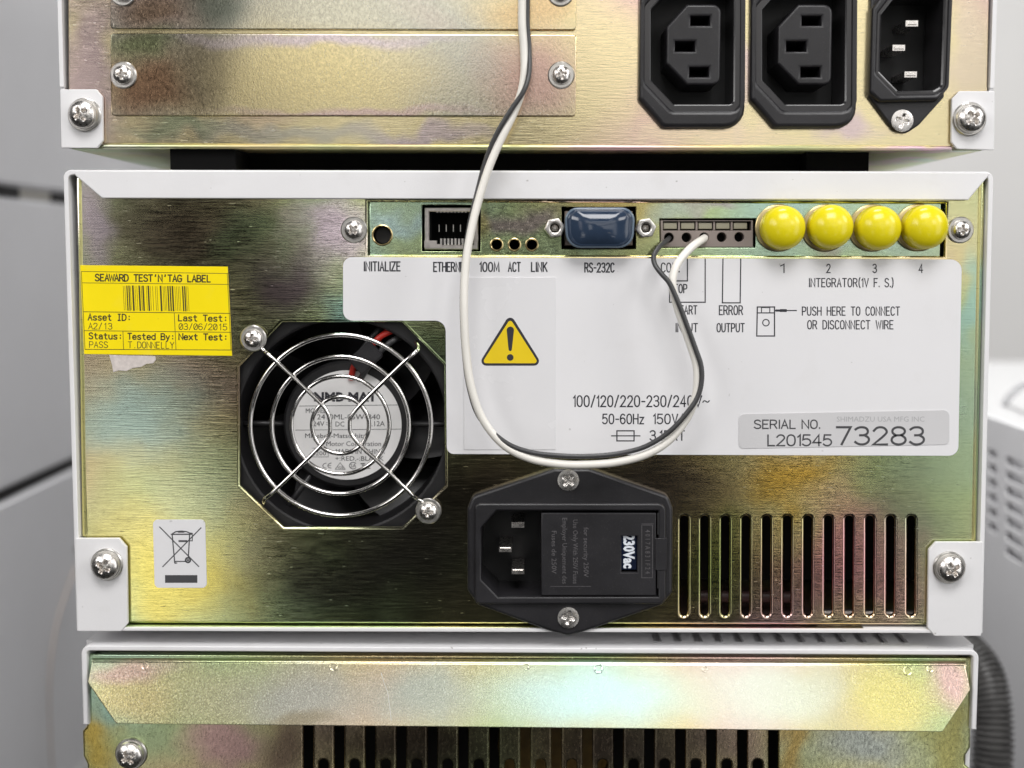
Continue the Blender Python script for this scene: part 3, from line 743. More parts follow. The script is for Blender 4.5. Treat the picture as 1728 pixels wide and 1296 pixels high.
bars = [(306, 3), (318, 3), (330, 9), (345, 9), (358, 3), (371, 13), (392, 3), (405, 3), (418, 12), (437, 4), (446, 12), (474, 3), (484, 12), (503, 3), (520, 3), (540, 3), (552, 3), (573, 13), (596, 3), (606, 3), (616, 3), (628, 10), (644, 10), (660, 12), (682, 3), (694, 3), (706, 3), (718, 3), (735, 10), (750, 10), (765, 3), (777, 3)]
for u, w in bars:
    ribbon_px(bm, [AT(u + w / 2, 150), AT(u + w / 2, 328)], w * .233 * .95, dy_)
link('barcode', flat(bm), M['yink'], at)
link('paper_residue', pl([[(184, 599), (262, 601), (263, 607), (258, 613), (247, 614), (238, 619), (224, 621), (213, 626), (200, 625), (191, 628), (189, 616)]], .00018, .00016, .00005, 1), M['paper'], mid)

# ---- crossed-out bin sticker
bs = link('recycling_sticker', pl([rpoly([(258, 877, 8), (346, 877, 8), (349, 992, 8), (261, 992, 8)], 5)], .00018, .00016, .00004, 1), M['label'], mid)
bm = bmesh.new(); db = .0002
S = lambda pts, w=1.5, c=False: ribbon_px(bm, [(250 + x * .10805, 865 + y * .10805) for x, y in pts], w, db, c)
S([(180, 225), (790, 842)], 1.9); S([(825, 238), (228, 845)], 1.9)
S([(375, 345), (415, 780)], 2); S([(648, 345), (628, 690)], 2); S([(360, 340), (690, 338)], 2.2); S([(425, 762), (580, 762)], 1.9); S([(415, 760), (420, 790), (448, 786)], 2)
S([(380, 330), (430, 298), (520, 288), (600, 298), (655, 322), (690, 325)], 2); S([(470, 305), (560, 305)], 2); S([(690, 330), (690, 440), (650, 440)], 1.6); S([(485, 445), (600, 445)], 3.4)
S(circ(622, 742, 36, 20), 3, True); S(circ(622, 742, 8, 10), 2, True)
link('bin_symbol', flat(bm), M['ink_grey'], bs)
link('date_bar', pl([rect(278.5, 970.5, 333, 983.5)], .00021, .00003), M['ink_grey'], bs)

# ---- fan
fan = link('cooling_fan', pl([[(396, 535), (760, 535), (760, 898), (396, 898)], circ(577, 717, 176, 64)], -.003, .022, .0008, 2, dp=-.003), M['fan_black'], mid)
hub = P3(585, 717, -.009)
HX, HZ = hub.x, hub.z
link('hub', lathe([(.0185, -.030), (.0185, -.0105), (.0178, -.0098), (.0, -.0098)][:3], 56, (HX, 0, HZ)), M['fan_black'], fan)
bm = bmesh.new()
for k in range(7):
    a0 = 2 * math.pi * k / 7 + .3
    rows = []
    for j in range(7):
        f = j / 6; r = .018 + f * .0125
        row = []
        for i in range(5):
            g = i / 4; a = a0 + g * .72 + f * .28; dep = -.016 - g * .012
            row.append(bm.verts.new((HX - .0008 + r * math.cos(a), -dep, HZ + r * math.sin(a))))
        rows.append(row)
    for r0, r1 in zip(rows, rows[1:]):
        for i in range(4): bm.faces.new((r0[i], r0[i + 1], r1[i + 1], r1[i])).smooth = True
link('fan_blades', bm_mesh(bm), M['fan_black'], fan)
for a in (math.pi, 0.0, -2.2, ):
    bm = bmesh.new()
    p0 = Vector((HX + .017 * math.cos(a), .0115, HZ + .017 * math.sin(a))); p1 = Vector((HX + .033 * math.cos(a), .0115, HZ + .033 * math.sin(a)))
    add_tube(bm, [p0, p1], .0009, 8); link('motor_strut', bm_mesh(bm), M['fan_black'], fan)
bm = bmesh.new(); add_plate(bm, [[P(x, y, -.009) for x, y in circ(585, 717.5, 92.5, 64)]], -.0094, .0003)
fl_ = link('hub_label', bm_mesh(bm), M['fanlabel'], fan)
bm = bmesh.new(); dh = -.00935
def FZ(u, v): return (480 + u / 6.82, 620 + v / 6.82)
def FT(s, u0, v0, u1, v1, bold=0.0):
    a = FZ(u0, v0); b = FZ(u1, v1); font_into(bm, s, a[0], a[1], b[0], b[1], dh, bold)
font_into(bm, 'NMB-MAT', *FZ(340, 290), *FZ(1065, 388), dh, .04); link('maker_name', flat(bm), M['ink'], fl_); bm = bmesh.new(); FT('7', 1085, 318, 1132, 362, .01)
FT('MODEL', 246, 472, 480, 525); FT('2410ML-05W-B40', 376, 540, 1100, 598); FT('24V', 330, 620, 460, 676); FT('DC', 588, 624, 690, 680); FT('0.12A', 960, 618, 1155, 676)
FT('Minebea-Matsushita', 238, 760, 940, 812); FT('Motor Corporation', 482, 850, 1112, 905); FT('F200', 320, 930, 345, 975) if False else None
FT('F200', 325, 965, 478, 1012); FT('MADE IN CHINA', 590, 940, 1155, 995); FT('+:RED,-:BLACK', 585, 1022, 1142, 1074); FT('VDE', 612, 1138, 680, 1165)
FT('SA', 760, 1110, 825, 1150)
def FL(pts, w=1.0, c=False): ribbon_px(bm, [FZ(*p) for p in pts], w, dh, c)
FL([(170, 445), (1312, 432)], .9); FL([(128, 722), (1355, 710)], .9); FL([(482, 636), (540, 636)], .9); FL([(482, 660), (540, 660)], .9)
FL([(320, 1030), (505, 1030), (505, 955)], .8); FL([(320, 930), (420, 930)], .8); FL([(640, 1096), (585, 1172), (700, 1172)], .8, True)
for cx in (462, 520):
    FL([(cx + 18, 1100), (cx - 12, 1112), (cx - 22, 1132), (cx - 10, 1152), (cx + 18, 1160)], 1.1)
FL([(500, 1130), (535, 1130)], .9)
FL([(790 + 42 * math.cos(t * .4), 1130 + 38 * math.sin(t * .4)) for t in range(2, 15)], 1.2)
FL([(880, 1108), (925, 1108)], 1.8); FL([(895, 1125), (915, 1125)], 1.8); FL([(925, 1160), (985, 1160)], 1.5)
link('lettering', flat(bm), M['ink_grey'], fl_)
# fan lead and plug
W3 = lambda pts, d: [P3(x, y, d_) for (x, y), d_ in zip(pts, d)]
link('red_lead', tube(smooth_path(W3([(592, 640), (600, 612), (622, 588), (645, 566), (672, 556), (690, 556)], [-.009, -.0075, -.006, -.005, -.007, -.014]), 6), .0009, 10), M['red_wire'], fan)
link('black_lead', tube(smooth_path(W3([(608, 640), (622, 618), (645, 590), (668, 572), (690, 566)], [-.009, -.0075, -.006, -.006, -.014]), 6), .0009, 10), M['black_wire'], fan)
link('black_lead', tube(smooth_path(W3([(596, 628), (612, 590), (636, 560), (650, 548)], [-.012, -.010, -.010, -.012]), 6), .0009, 10), M['black_wire'], fan)
bm = bmesh.new(); a = P3(618, 603, -.006); add_box(bm, -.0042, .0042, -.002, .002, -.003, .003)
bmesh.ops.bevel(bm, geom=bm.edges[:], offset=.0005, segments=2, affect='EDGES')
bm.transform(Matrix.Translation(a) @ Matrix.Rotation(math.radians(-42), 4, 'Y')); link('plug', bm_mesh(bm), M['black'], fan)
# wire finger guard
gd = link('finger_guard', tube([P3(x, y, .0026) for x, y in circ(575, 717.5, 152.5, 96)], .00063, 10, True), M['chrome'], mid)
for r in (116, 82.5, 48): link('guard_ring', tube([P3(x, y, .0026) for x, y in circ(574.5, 717.5, r, 72)], .00063, 10, True), M['chrome'], gd)
dg = [.0008, .0022, .0037, .0037, .0037, .0037, .0037, .0022, .0008]
lw = [(438, 583), (446, 592), (462, 606), (515, 655), (549, 690), (557, 717), (549, 743), (500, 793), (458, 833), (447, 842), (446, 850)]
dgl = [.0010, .0018, .0036, .0037, .0037, .0037, .0037, .0037, .0036, .002, -.001]
rw = [(702, 577), (706, 588), (697, 598), (670, 622), (602, 690), (590, 717), (600, 743), (650, 790), (690, 830), (704, 842), (718, 848)]
dgr = [-.001, .0015, .0036, .0037, .0037, .0037, .0037, .0037, .0036, .002, .0010]
for pts, dd in ((lw, dgl), (rw, dgr)): link('guard_strut', tube(smooth_path(W3(pts, dd), 6), .0006, 10), M['chrome'], gd)
screw(mid, 428, 571, .0010); screw(mid, 723, 862, .0010)

# ---- fused mains inlet
inl = link('mains_inlet', pl([rpoly([(935, 788, 8), (994, 788, 8), (1126, 834, 14), (1134, 856, 12), (1133, 996, 12), (1116, 1017, 14), (985, 1062, 10), (958, 1069, 16), (930, 1062, 10), (806, 1017, 14), (789, 992, 12), (789, 856, 12), (798, 834, 14)], 4),
    [(836, 855), (1110, 855), (1110, 1008), (836, 1008), (809, 976), (809, 882)]], .0030, .0030, .0009, 3, dp=0), M['black'], mid)
body = pl([rpoly([(802, 845, 9), (1121, 845, 13), (1121, 1013, 13), (802, 1013, 9)], 5), [(839, 857), (1108.5, 857), (1108.5, 1001), (841, 1001), (813, 972), (813, 885)]], .0046, .022, .0005, 3, dp=.0)
link('socket_body', body, M['black'], inl)
a, b = P(808, 1006), P(1116, 850)
link('socket_floor', box(a[0], b[0], .0155, .016, a[1], b[1]), M['black_deep'], inl)
fd = link('fuse_drawer', pl([rect(913, 861, 1105, 999), rect(1047, 899.5, 1073.5, 960.5)], .0044, .012, .0003, 2, dp=0), M['black'], inl)
link('drawer_catch', pl([rpoly([(1103, 903, 1), (1122.5, 903, 1), (1122.5, 956, 1), (1103, 956, 1)], 2)], .0049, .003, .0001, 1, dp=0), M['black'], inl)
for yy in (866, 957): link('drawer_slot', pl([rect(1109.2, yy, 1112.5, yy + 36)], .00475, .0005), M['black_deep'], inl)
link('voltage_window', pl([rect(1046.5, 899, 1074, 961)], .0034, .001), M['window'], inl)
bm = bmesh.new(); font_into(bm, '230Vac', 1053, 902, 1070, 959, .00345, .045, rot=-90); link('voltage_text', flat(bm), M['whiteink'], inl)
bm = bmesh.new(); de = .0044
for s, xb, y0, y1 in (('for security 250V', 985, 890, 974), ('Use Only With 250V Fuses', 967, 877, 985), ('Employer Uniquement des', 949, 874, 985), ('Fuses de 250V', 931, 896, 968)):
    font_into(bm, s, xb, y0, xb + 8, y1, de + .00005, 0, rot=-90)
ribbon_px(bm, [(929, 989.5), (997, 989.5)], .7, de + .00003)
ribbon_px(bm, [(1083, 884), (1103, 884)], .7, de + .00003); ribbon_px(bm, [(1083, 886), (1101, 886), (1101, 975), (1083, 975)], .9, de + .00003, True)
font_into(bm, '4 0 1 7 A 8 3 1 F 2 4', 1089, 894, 1097, 968, de + .00005, 0, rot=-90)
M['emboss_glint'] = plain('black_emboss_glint', (.11, .105, .11), .35, var=.3, vscale_=3000)  # paler colour stands in for light catching the raised letters
link('embossed_text', flat(bm), M['emboss_glint'], inl)
for (px, py) in ((874, 884), (853, 925), (874, 962)):
    x, z = P(px, py, -.003); bm = bmesh.new(); add_box(bm, x - .0018, x + .0018, .001, .015, z - .0008, z + .0008)
    bmesh.ops.bevel(bm, geom=[e for e in bm.edges if all(v.co.y < .002 for v in e.verts)], offset=.0004, segments=2, affect='EDGES')
    link('contact_pin', bm_mesh(bm), M['steel'], inl)
screw(inl, 959, 810, .0031, 'csk'); screw(inl, 959, 1042, .0031, 'csk')

# ================================================================== UPPER MODULE
up = thing('instrument_module', 'uppermost module in view, with two black power outlets and two screwed blanking plates', 'lab instrument', (0, .2, P(888, 251)[1]), STACK)
def outlet(dx):
    return (rpoly([(1117 + dx, -62, 12), (1256 + dx, -62, 30), (1254 + dx, 218, 34), (1117 + dx, 218, 12), (1076 + dx, 170, 12), (1078 + dx, -14, 12)], 5),
            rpoly([(1136 + dx, -26, 3), (1237 + dx, -26, 6), (1236 + dx, 178, 8), (1136 + dx, 178, 3), (1097 + dx, 137, 3), (1097 + dx, 18, 3)], 3),
            rpoly([(1158 + dx, 9, 4), (1216 + dx, 9, 14), (1214 + dx, 145, 14), (1158 + dx, 145, 4), (1123 + dx, 109, 4), (1124 + dx, 46, 4)], 4),
            [rect(1164.5 + dx, 29, 1196.5 + dx, 44.5), rect(1138.5 + dx, 71.5, 1171 + dx, 88), rect(1162.5 + dx, 115, 1194.5 + dx, 131)])
OUT = [outlet(0), outlet(187)]
INL_O = rpoly([(1490, -22, 16), (1604, -22, 12), (1596, 160, 16), (1470, 175, 12)] if False else [(1492, -20, 6), (1602, -20, 12), (1595, 150, 14), (1575, 173, 10), (1478, 175, 12), (1462, 160, 10), (1466, 18, 8)], 4)
INL_C = rpoly([(1508, -6, 3), (1587, -6, 8), (1582, 148, 10), (1570, 155, 6), (1510, 156, 4), (1479, 124, 3), (1482, 28, 3)], 4)
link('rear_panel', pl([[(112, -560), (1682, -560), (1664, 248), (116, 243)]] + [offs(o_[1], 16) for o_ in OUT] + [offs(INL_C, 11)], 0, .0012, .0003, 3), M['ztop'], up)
link('chassis_lip', pl([[(174, 243.5), (1606, 246.5), (1606, 254), (174, 251)]], .0008, .004, .0005, 3, dp=0), M['zplain'], up)
co = [(91, -560), (1690, -560), (1673, 253), (107, 250)]
ci = [(98, -545), (1682, -545), (1666, 246), (114, 243)]
# side walls and bottom plate
def wall_px(x0, x1, y0, y1, d0, mat, name, parent):
    a, b = P(x0, y0), P(x1, y1); return link(name, box(min(a[0], b[0]), max(a[0], b[0]), -d0, DEPTH, min(a[1], b[1]), max(a[1], b[1])), mat, parent)
XL, XR = P(106, 250)[0], P(1672, 250)[0]; ZB = P(888, 251)[1]; ZT = P(888, -560)[1]
for xa, xb in ((XL, XL + .0011), (XR - .0011, XR)):
    link('painted_cover', box(xa, xb, -.0012, DEPTH, P(888, 148)[1], ZT), M['paint'], up)
    link('cover_side', box(xa + .0001, xb - .0001, -.0004, DEPTH, ZB + .0002, P(888, 148)[1]), M['paint'], up)
link('cover_top', box(XL, XR, -.0012, DEPTH, ZT, ZT + .0011), M['paint'], up)
link('bottom_plate', box(XL + .0012, XR - .0012, .0042, DEPTH, ZB, ZB + .001), M['zplain'], up)
link('dark_backing', box(XL + .003, XR - .003, .06, .061, ZB + .002, ZT - .002), M['dark'], up)
tl = rpoly([(105, 152, 2), (166, 152, 2), (176, 164, 2), (177, 238, 2), (167, 250.5, 2), (107, 250.5, 2)], 2)
tr = rpoly([(1616, 155, 2), (1675, 155, 2), (1674, 254, 2), (1612, 252, 4), (1602, 240, 2), (1603, 168, 2)], 2)
for q in (tl, tr): link('mounting_tab', pl([q], .0019, .0012, .0002, 2, dp=0), M['paint'], up)
screw(up, 143.5, 194, .0019, 'big'); screw(up, 1635, 201, .0019, 'big')
# feet, and an added black bar standing in for the shade between them
GAP = P(888, 251)[1] - P(888, 287)[1]
for x0, x1, y0, y1, n_ in ((285, 395, .0012, .05, 'foot'), (1376, 1484, .012, .05, 'foot'), (397, 1374, .020, .06, 'gap_shade_bar')):
    a, b = P(x0, 250), P(x1, 250)
    link(n_, box(a[0], b[0], y0, y1, ZB - GAP + .0001, ZB), M['rubber'], up)
for q in ([(188, -88), (973, -86), (972, 52), (188, 50)], [(188, 57), (973, 59), (971.5, 197), (189, 196)]):
    link('blanking_plate', pl([rpoly([(x, y, 6) for x, y in q], 3)], .0011, .0011, .0003, 3, dp=0), M['zplate'], up)
for x, y in ((209, 127), (947, 127), (208, -12), (946, -12)): screw(up, x, y, .0011)
for o_, c_, i_, s_ in OUT:
    w = link('power_outlet', pl([o_, offs(c_, 10)], .0034, .0034, .0013, 4, dp=.0), M['black'], up)
    link('cavity_wall', pl([offs(c_, 13), c_], .0026, .018, .0018, 1, dp=0, bevz=.0008), M['black_gloss'], w)
    a = P(1094 if o_ is OUT[0][0] else 1281, 184); b = P(1240 if o_ is OUT[0][0] else 1427, -30)
    link('cavity_floor', box(a[0], b[0], .0155, .016, a[1], b[1]), M['black_deep'], w)
    link('outlet_face', pl([i_] + s_, .0018, .017, .0007, 3, dp=0), M['black'], w)
w = link('power_inlet', pl([INL_O, offs(INL_C, 6)], .0042, .0042, .0009, 3, dp=0), M['black'], up)
link('inlet_flange', pl([rpoly([(1468, -60), (1600, -60), (1590, 165, 6), (1548, 212, 18), (1524, 228, 14), (1498, 212, 18), (1463, 165, 6)], 5), offs(INL_C, 10)], .0020, .0020, .0006, 3, dp=0), M['black'], w)
link('cavity_wall', pl([offs(INL_C, 9), INL_C], .0036, .018, .0010, 1, dp=0, bevz=.0005), M['black_gloss'], w)
a, b = P(1476, 160), P(1590, -10); link('cavity_floor', box(a[0], b[0], .0155, .016, a[1], b[1]), M['black_deep'], w)
for (px, py) in ((1538, 40), (1516, 81), (1536, 126)):
    x, z = P(px, py, -.002); bm = bmesh.new(); add_box(bm, x - .0017, x + .0017, .001, .015, z - .0008, z + .0008)
    bmesh.ops.bevel(bm, geom=[e for e in bm.edges if all(v.co.y < .002 for v in e.verts)], offset=.0005, segments=2, affect='EDGES')
    link('contact_pin', bm_mesh(bm), M['steel'], w)
screw(w, 1522, 204, .0021, 'csk')

# ================================================================== LOWER MODULE
low = thing('instrument_module', 'lowest module in view, with a bent iridescent zinc flange above a row of tall vents', 'lab instrument', (0, .2, P(888, 1880)[1]), STACK)
lo = rpoly([(138, 1087, 14), (1651, 1095, 14), (1644, 1245), (147, 1215)]); li_ = rpoly([(147, 1103, 8), (1640, 1110, 8), (1633, 1245), (156, 1215)])
XL2, XR2 = P(139, 1100)[0], P(1650, 1100)[0]; ZT2 = P(888, 1091)[1]
DS = -.0008
# cover: rounded arch
def arch(bm, x0, x1, ztop, zbot, t, r, y0, y1):
    o1 = [(x0, zbot)] ; n = 6
    for k in range(n + 1):
        a = math.pi - math.pi / 2 * k / n; o1.append((x0 + r + r * math.cos(a), ztop - r + r * math.sin(a)))
    for k in range(n + 1):
        a = math.pi / 2 - math.pi / 2 * k / n; o1.append((x1 - r + r * math.cos(a), ztop - r + r * math.sin(a)))
    o1.append((x1, zbot)); r2 = max(r - t, .0003)
    i1 = [(x1 - t, zbot)]
    for k in range(n + 1):
        a = math.pi / 2 * k / n; i1.append((x1 - t - r2 + r2 * math.cos(a), ztop - t - r2 + r2 * math.sin(a)))
    for k in range(n + 1):
        a = math.pi / 2 + math.pi / 2 * k / n; i1.append((x0 + t + r2 + r2 * math.cos(a), ztop - t - r2 + r2 * math.sin(a)))
    i1.append((x0 + t, zbot))
    add_plate(bm, [o1 + i1], -y0, y1 - y0, .0004, 3)
bm = bmesh.new(); arch(bm, XL2, XR2, ZT2, P(888, 1225)[1], .0016, .0026, -.0012, .0040)
link('painted_cover', bm_mesh(bm), M['paint'], low)
# vented top sheet behind the cover's rim
topf = Matrix(((1, 0, 0, 0), (0, 1, 0, 0), (0, 0, 1, ZT2), (0, 0, 0, 1)))
holes = []
for k in range(13):
    xx = P(1106 + 35.3 * k, 1072)[0]; holes.append([(xx, .0062), (xx + .0025, .0062), (xx + .0025, .05), (xx, .05)])
bm = bmesh.new(); add_plate(bm, [[(XL2, 0.0041), (XR2, 0.0041), (XR2, DEPTH), (XL2, DEPTH)]] + holes, 0, .0012, 0, frame=topf)
link('vented_top', bm_mesh(bm), M['paint'], low)
link('slot_backing', box(XL2 + .004, XR2 - .004, .0048, .2, ZT2 - .0028, ZT2 - .0018), M['paint'], low)  # added grey plate just below, lightens the gaps of the vents
for xa, xb in ((XL2, XL2 + .0012), (XR2 - .0012, XR2)): link('cover_side', box(xa, xb, 0.0041, DEPTH, P(888, 1880)[1], ZT2 - .0013), M['paint'], low)
# rear panel with staggered slots
sl = []
for k in range(16):
    cx = 520 + 52.35 * k; sl.append(rpoly([(cx - 8, 1150, 7), (cx + 8, 1150, 7), (cx + 8, 1330, 7.9), (cx - 8, 1330, 7.9)], 4))
for k in range(15):
    cx = 546 + 52.35 * k; sl.append(rpoly([(cx - 8, 1282, 7.9), (cx + 8, 1282, 7.9), (cx + 8, 1460, 7.9), (cx - 8, 1460, 7.9)], 4))
pan = [(151, 1104), (1639, 1110), (1638, 1262), (1630, 1275), (1628, 1290), (1640, 1300), (1632, 1860), (150, 1850), (147, 1290), (140, 1276), (139, 1234), (146, 1226), (147, 1150)]
link('rear_panel', pl([pan] + sl, DS, .0012, .0006, 4), M['zlow'], low)
link('dark_backing', box(XL2 + .003, XR2 - .003, .045, .046, P(888, 1850)[1], ZT2 - .004), M['dark'], low)
x, z = P(935, 1262, -.02)
link('inner_winding', lathe([(.017, -.035), (.017, -.022), (.015, -.020), (.006, -.020)], 32, (x, 0, z)), M['amber_part'], low)
# bent flange: lower edge stands away from the panel, so that it faces up
bm = bmesh.new(); rows = []
for k in range(6):
    a_ = math.pi / 2 * k / 5
    yy_ = 1120 - 13 * math.sin(a_); dd_ = .0005 - .006 * (1 - math.cos(a_))
    p0, p1 = P(154, yy_, .0005), P(1631, yy_ + 6, .0005)
    rows.append((bm.verts.new((p0[0], -dd_, p0[1])), bm.verts.new((p1[0], -dd_, p1[1]))))
for r0, r1 in zip(rows, rows[1:]): bm.faces.new((r0[0], r0[1], r1[1], r1[0])).smooth = True
link('flange_bend', bm_mesh(bm, angle=60), M['zflange'], low)
RIV = []
def tilt_flange():
    bm = bmesh.new()
    FLP = rpoly([(152, 1119, 2), (1632, 1125, 4), (1636, 1162, 4), (1581, 1225, 4), (204, 1212, 4), (149, 1151, 4)], 3)
    z0 = P(888, 1120)[1]; z1 = P(888, 1218)[1]
    add_plate(bm, [[P(x_, y_, .002) for x_, y_ in FLP]], 0, .0011, .0003, 3)
    for v in bm.verts: v.co.y -= .0006 + 0.0068 * (z0 - v.co.z) / (z0 - z1)
    for px_, py_, r_ in ((243, 1126, 7), (562, 1127, 8), (888, 1127, 6), (1010, 1130, 9), (1190, 1131, 6), (1533, 1134, 9), (1571, 1131, 7)):
        x_, z_ = P(px_, py_, .002); y_ = -(.0006 + 0.0068 * (z0 - z_) / (z0 - z1))
        b2 = bmesh.new(); add_lathe(b2, [(r_ * PX, -.0001), (r_ * PX * .9, .00016), (r_ * PX * .74, .00016), (r_ * PX * .60, .00002)], 20)
        b2.transform(Matrix.Translation((x_, y_, z_)) @ Matrix.Rotation(-math.atan(.0068 / (z0 - z1)), 4, 'X'))
        tm = bpy.data.meshes.new('rivet'); bmesh.ops.recalc_face_normals(b2, faces=b2.faces[:]); b2.to_mesh(tm); b2.free(); RIV.append(tm)
    return bm_mesh(bm)
fg = link('zinc_flange', tilt_flange(), M['zflange'], low)
for tm in RIV: link('rivet', tm, M['zflange'], fg)
bm = bmesh.new()
pts = [(643, 1136), (648, 1150), (655, 1165), (659, 1185), (663, 1208)]
z0 = P(888, 1120)[1]; z1 = P(888, 1218)[1]; vs = []
for i, (px_, py_) in enumerate(pts):
    x_, z_ = P(px_, py_, .002); y_ = -(.00064 + 0.0068 * (z0 - z_) / (z0 - z1)); w_ = .00007
    vs.append((bm.verts.new((x_ - w_, y_, z_)), bm.verts.new((x_ + w_, y_, z_))))
for a_, b_ in zip(vs, vs[1:]): bm.faces.new((a_[0], a_[1], b_[1], b_[0]))
link('scratch', bm_mesh(bm), M['washer'], fg)
screw(low, 222, 1271, DS, 'big')

# ================================================================== CAPS
for i, (cx, cy) in enumerate(CAPS):
    x, z = P(cx + 3.5, cy, .0065); R = .00605
    prof = [(R * .97, .0012), (R, .0016), (R, .0048)] + [(R * math.cos(a), .0048 + R * .70 * math.sin(a)) for a in [math.pi / 2 * k / 10 for k in range(1, 10)]] + [(.0003, .0048 + R * .70)]
    lab_ = ['yellow round dust cap over output 1, beside the taupe terminal block', 'second yellow round dust cap from the taupe terminal block', 'third yellow round dust cap, next after the second, from the terminal block', 'yellow round dust cap over output 4, beside the port strip screw'][i]
    prof = [(R * .98, .0006), (R * 1.01, .0008), (R * 1.01, .0015), (R, .0017)] + prof[2:]
    tilt = Matrix.Rotation(random.uniform(-.07, .07), 4, 'X') @ Matrix.Rotation(random.uniform(-.07, .07), 4, 'Z')
    tag(link('dust_cap', lathe(prof, 48, angle=60), M['cap'], None, Matrix.Translation((x, 0, z)) @ tilt), lab_, 'dust cap', 'yellow dust caps on the output connectors')
def blue_cap():
    bm = bmesh.new(); out = []
    base = rpoly([(953, 352, 20), (1070, 352, 20), (1066, 417, 24), (957, 417, 24)], 6)
    l = [P(a_, b_, .004) for a_, b_ in base]
    if area2(l) < 0: l = l[::-1]
    n = len(l); cx = sum(q[0] for q in l) / n; cz = sum(q[1] for q in l) / n
    lv = [(1, .0026), (1, .0050), (.985, .0057), (.955, .0062), (.91, .00645), (.88, .00640), (.84, .00655), (.70, .0071), (.5, .0076), (.28, .0079), (.1, .0080)]
    rings = [[bm.verts.new((cx + (q[0] - cx) * k_, -h, cz + (q[1] - cz) * k_)) for q in l] for k_, h in lv]
    for r0, r1 in zip(rings, rings[1:]):
        for k in range(n): bm.faces.new((r0[k], r0[(k + 1) % n], r1[(k + 1) % n], r1[k])).smooth = True
    bm.faces.new(rings[-1]).smooth = True
    return bm_mesh(bm, angle=60)
bcr = rpoly([(953, 352, 20), (1070, 352, 20), (1066, 417, 24), (957, 417, 24)], 6)
bc = tag(link('dust_cap', blue_cap(), M['blue']), 'translucent dark blue rounded rectangular dust cap on the serial port', 'dust cap')
link('cap_rim', pl([offs(bcr, 1.5), offs(bcr, -4.5)], .0061, .0036, .0004, 3, dp=.004), M['blue_in'], bc)

# ================================================================== TWIN CABLE
white = [(872, -640, 9), (874, -480, 8), (877, -300, 7.5), (880, -140, 7), (881, -14, 7), (881, 40, 7), (884, 80, 7), (885, 120, 7.5), (880, 155, 8), (866, 193, 8.5), (847, 232, 9), (828, 275, 9.5), (813, 320, 10), (797, 380, 11), (786, 445, 12), (783, 520, 13), (787, 600, 13), (797, 660, 13), (816, 710, 12.5), (850, 751, 12), (895, 774, 11.5), (945, 783, 11), (990, 784, 11), (1040, 780, 11), (1090, 767, 11), (1128, 744, 10.5), (1158, 708, 10), (1173, 672, 10.2), (1177, 642, 10), (1175, 615, 9.6), (1167, 588, 9.2), (1154, 551, 8.8), (1143, 518, 8.4), (1135, 483, 8.2), (1137, 461, 7.6), (1144, 444, 6.6), (1159, 425, 4.6), (1172, 413, 2.6), (1184, 405, .3), (1190, 401, -3)]
black = [(882, -640, 8.5), (884, -480, 7.5), (887, -300, 7), (889, -140, 6.5), (890, -14, 6.5), (890, 40, 6.5), (893, 80, 6.8), (893, 120, 8.5), (884, 153, 10), (862, 186, 10), (838, 226, 9.5), (820, 270, 8.6), (807, 318, 8.4), (792, 380, 9.4), (783, 445, 10.2), (780, 520, 10.8), (784, 600, 10.8), (793, 660, 11.4), (811, 707, 12.2), (852, 746, 12.4), (895, 763, 12), (945, 769, 11.5), (990, 770, 11.5), (1040, 766, 11.5), (1088, 754, 11.8), (1130, 728, 12), (1163, 692, 11.8), (1178, 668, 11.6), (1184, 642, 11.4), (1183, 617, 11.2), (1175, 592, 11), (1160, 551, 10.6), (1148, 519, 10.2), (1131, 480, 9.6), (1117, 463, 9), (1106, 448, 8), (1103, 433, 6.5), (1112, 417, 4), (1125, 406, .6), (1130, 401, -3)]
cab = thing('signal_cable', 'thin white and black twin cable looping down to the terminal block', 'cable', P3(1160, 402, .002))
link('white_wire', tube(smooth_path([P3(x, y, d * .001) for x, y, d in white], 7), .00112, 14), M['white_wire'], cab)
link('black_wire', tube(smooth_path([P3(x, y, d * .001) for x, y, d in black], 7), .00070, 14), M['black_wire'], cab)

# ================================================================== NEIGHBOURS
NX = -.225
NG = 'grey cabinets to the left of the rack'
def cabinet(name, label, z0, z1):
    t = thing(name, label, 'cabinet', (NX - .13, .2, z0), NG)
    bm = bmesh.new(); add_box(bm, NX - .26, NX, .01, .60, z0, z1)
    bmesh.ops.bevel(bm, geom=[e for e in bm.edges if abs(e.verts[0].co.y - e.verts[1].co.y) > .1], offset=.0016, segments=3, affect='EDGES')
    for f in bm.faces: f.smooth = True
    link('housing', bm_mesh(bm, angle=40), M['paint_dim'], t)
    return t
c1 = cabinet('cabinet', 'grey cabinet side at upper left, above the slit with a cream rail', H + .0286, H + .16)
c2 = cabinet('cabinet', 'grey cabinet side at left, between the cream slit and the black seam', H - .1024, H + .0236)
c3 = cabinet('cabinet', 'grey cabinet side at lower left, below the black seam', H - .26, H - .1077)
link('foot', box(NX - .02, NX - .001, .215, .24, H + .0238, H + .0285), M['dark'], c1)
link('foot', box(NX - .02, NX - .001, .285, .312, H + .0238, H + .0285), M['dark'], c1)
link('gap_rail', box(NX - .05, NX - .002, .02, .55, H + .0239, H + .0284), M['cream'], c1)
link('gap_shade_strip', box(NX - .24, NX - .002, .02, .58, H - .1076, H - .1025), M['dark'], c2)  # dark strip stands in for the shaded gap between cabinets
x, z = NX, H + (427 - 935) / F * (NX * F / (118 - VPX))
yy = NX * F / (118 - VPX) - D
bm = bmesh.new(); add_lathe(bm, [(.002, -.0005), (.002, .0008), (.0012, .0012)], 16); bm.transform(Matrix.Translation((NX, yy, z)) @ Matrix.Rotation(math.radians(90), 4, 'Z'))
link('side_screw', bm_mesh(bm), M['copper'], c3)
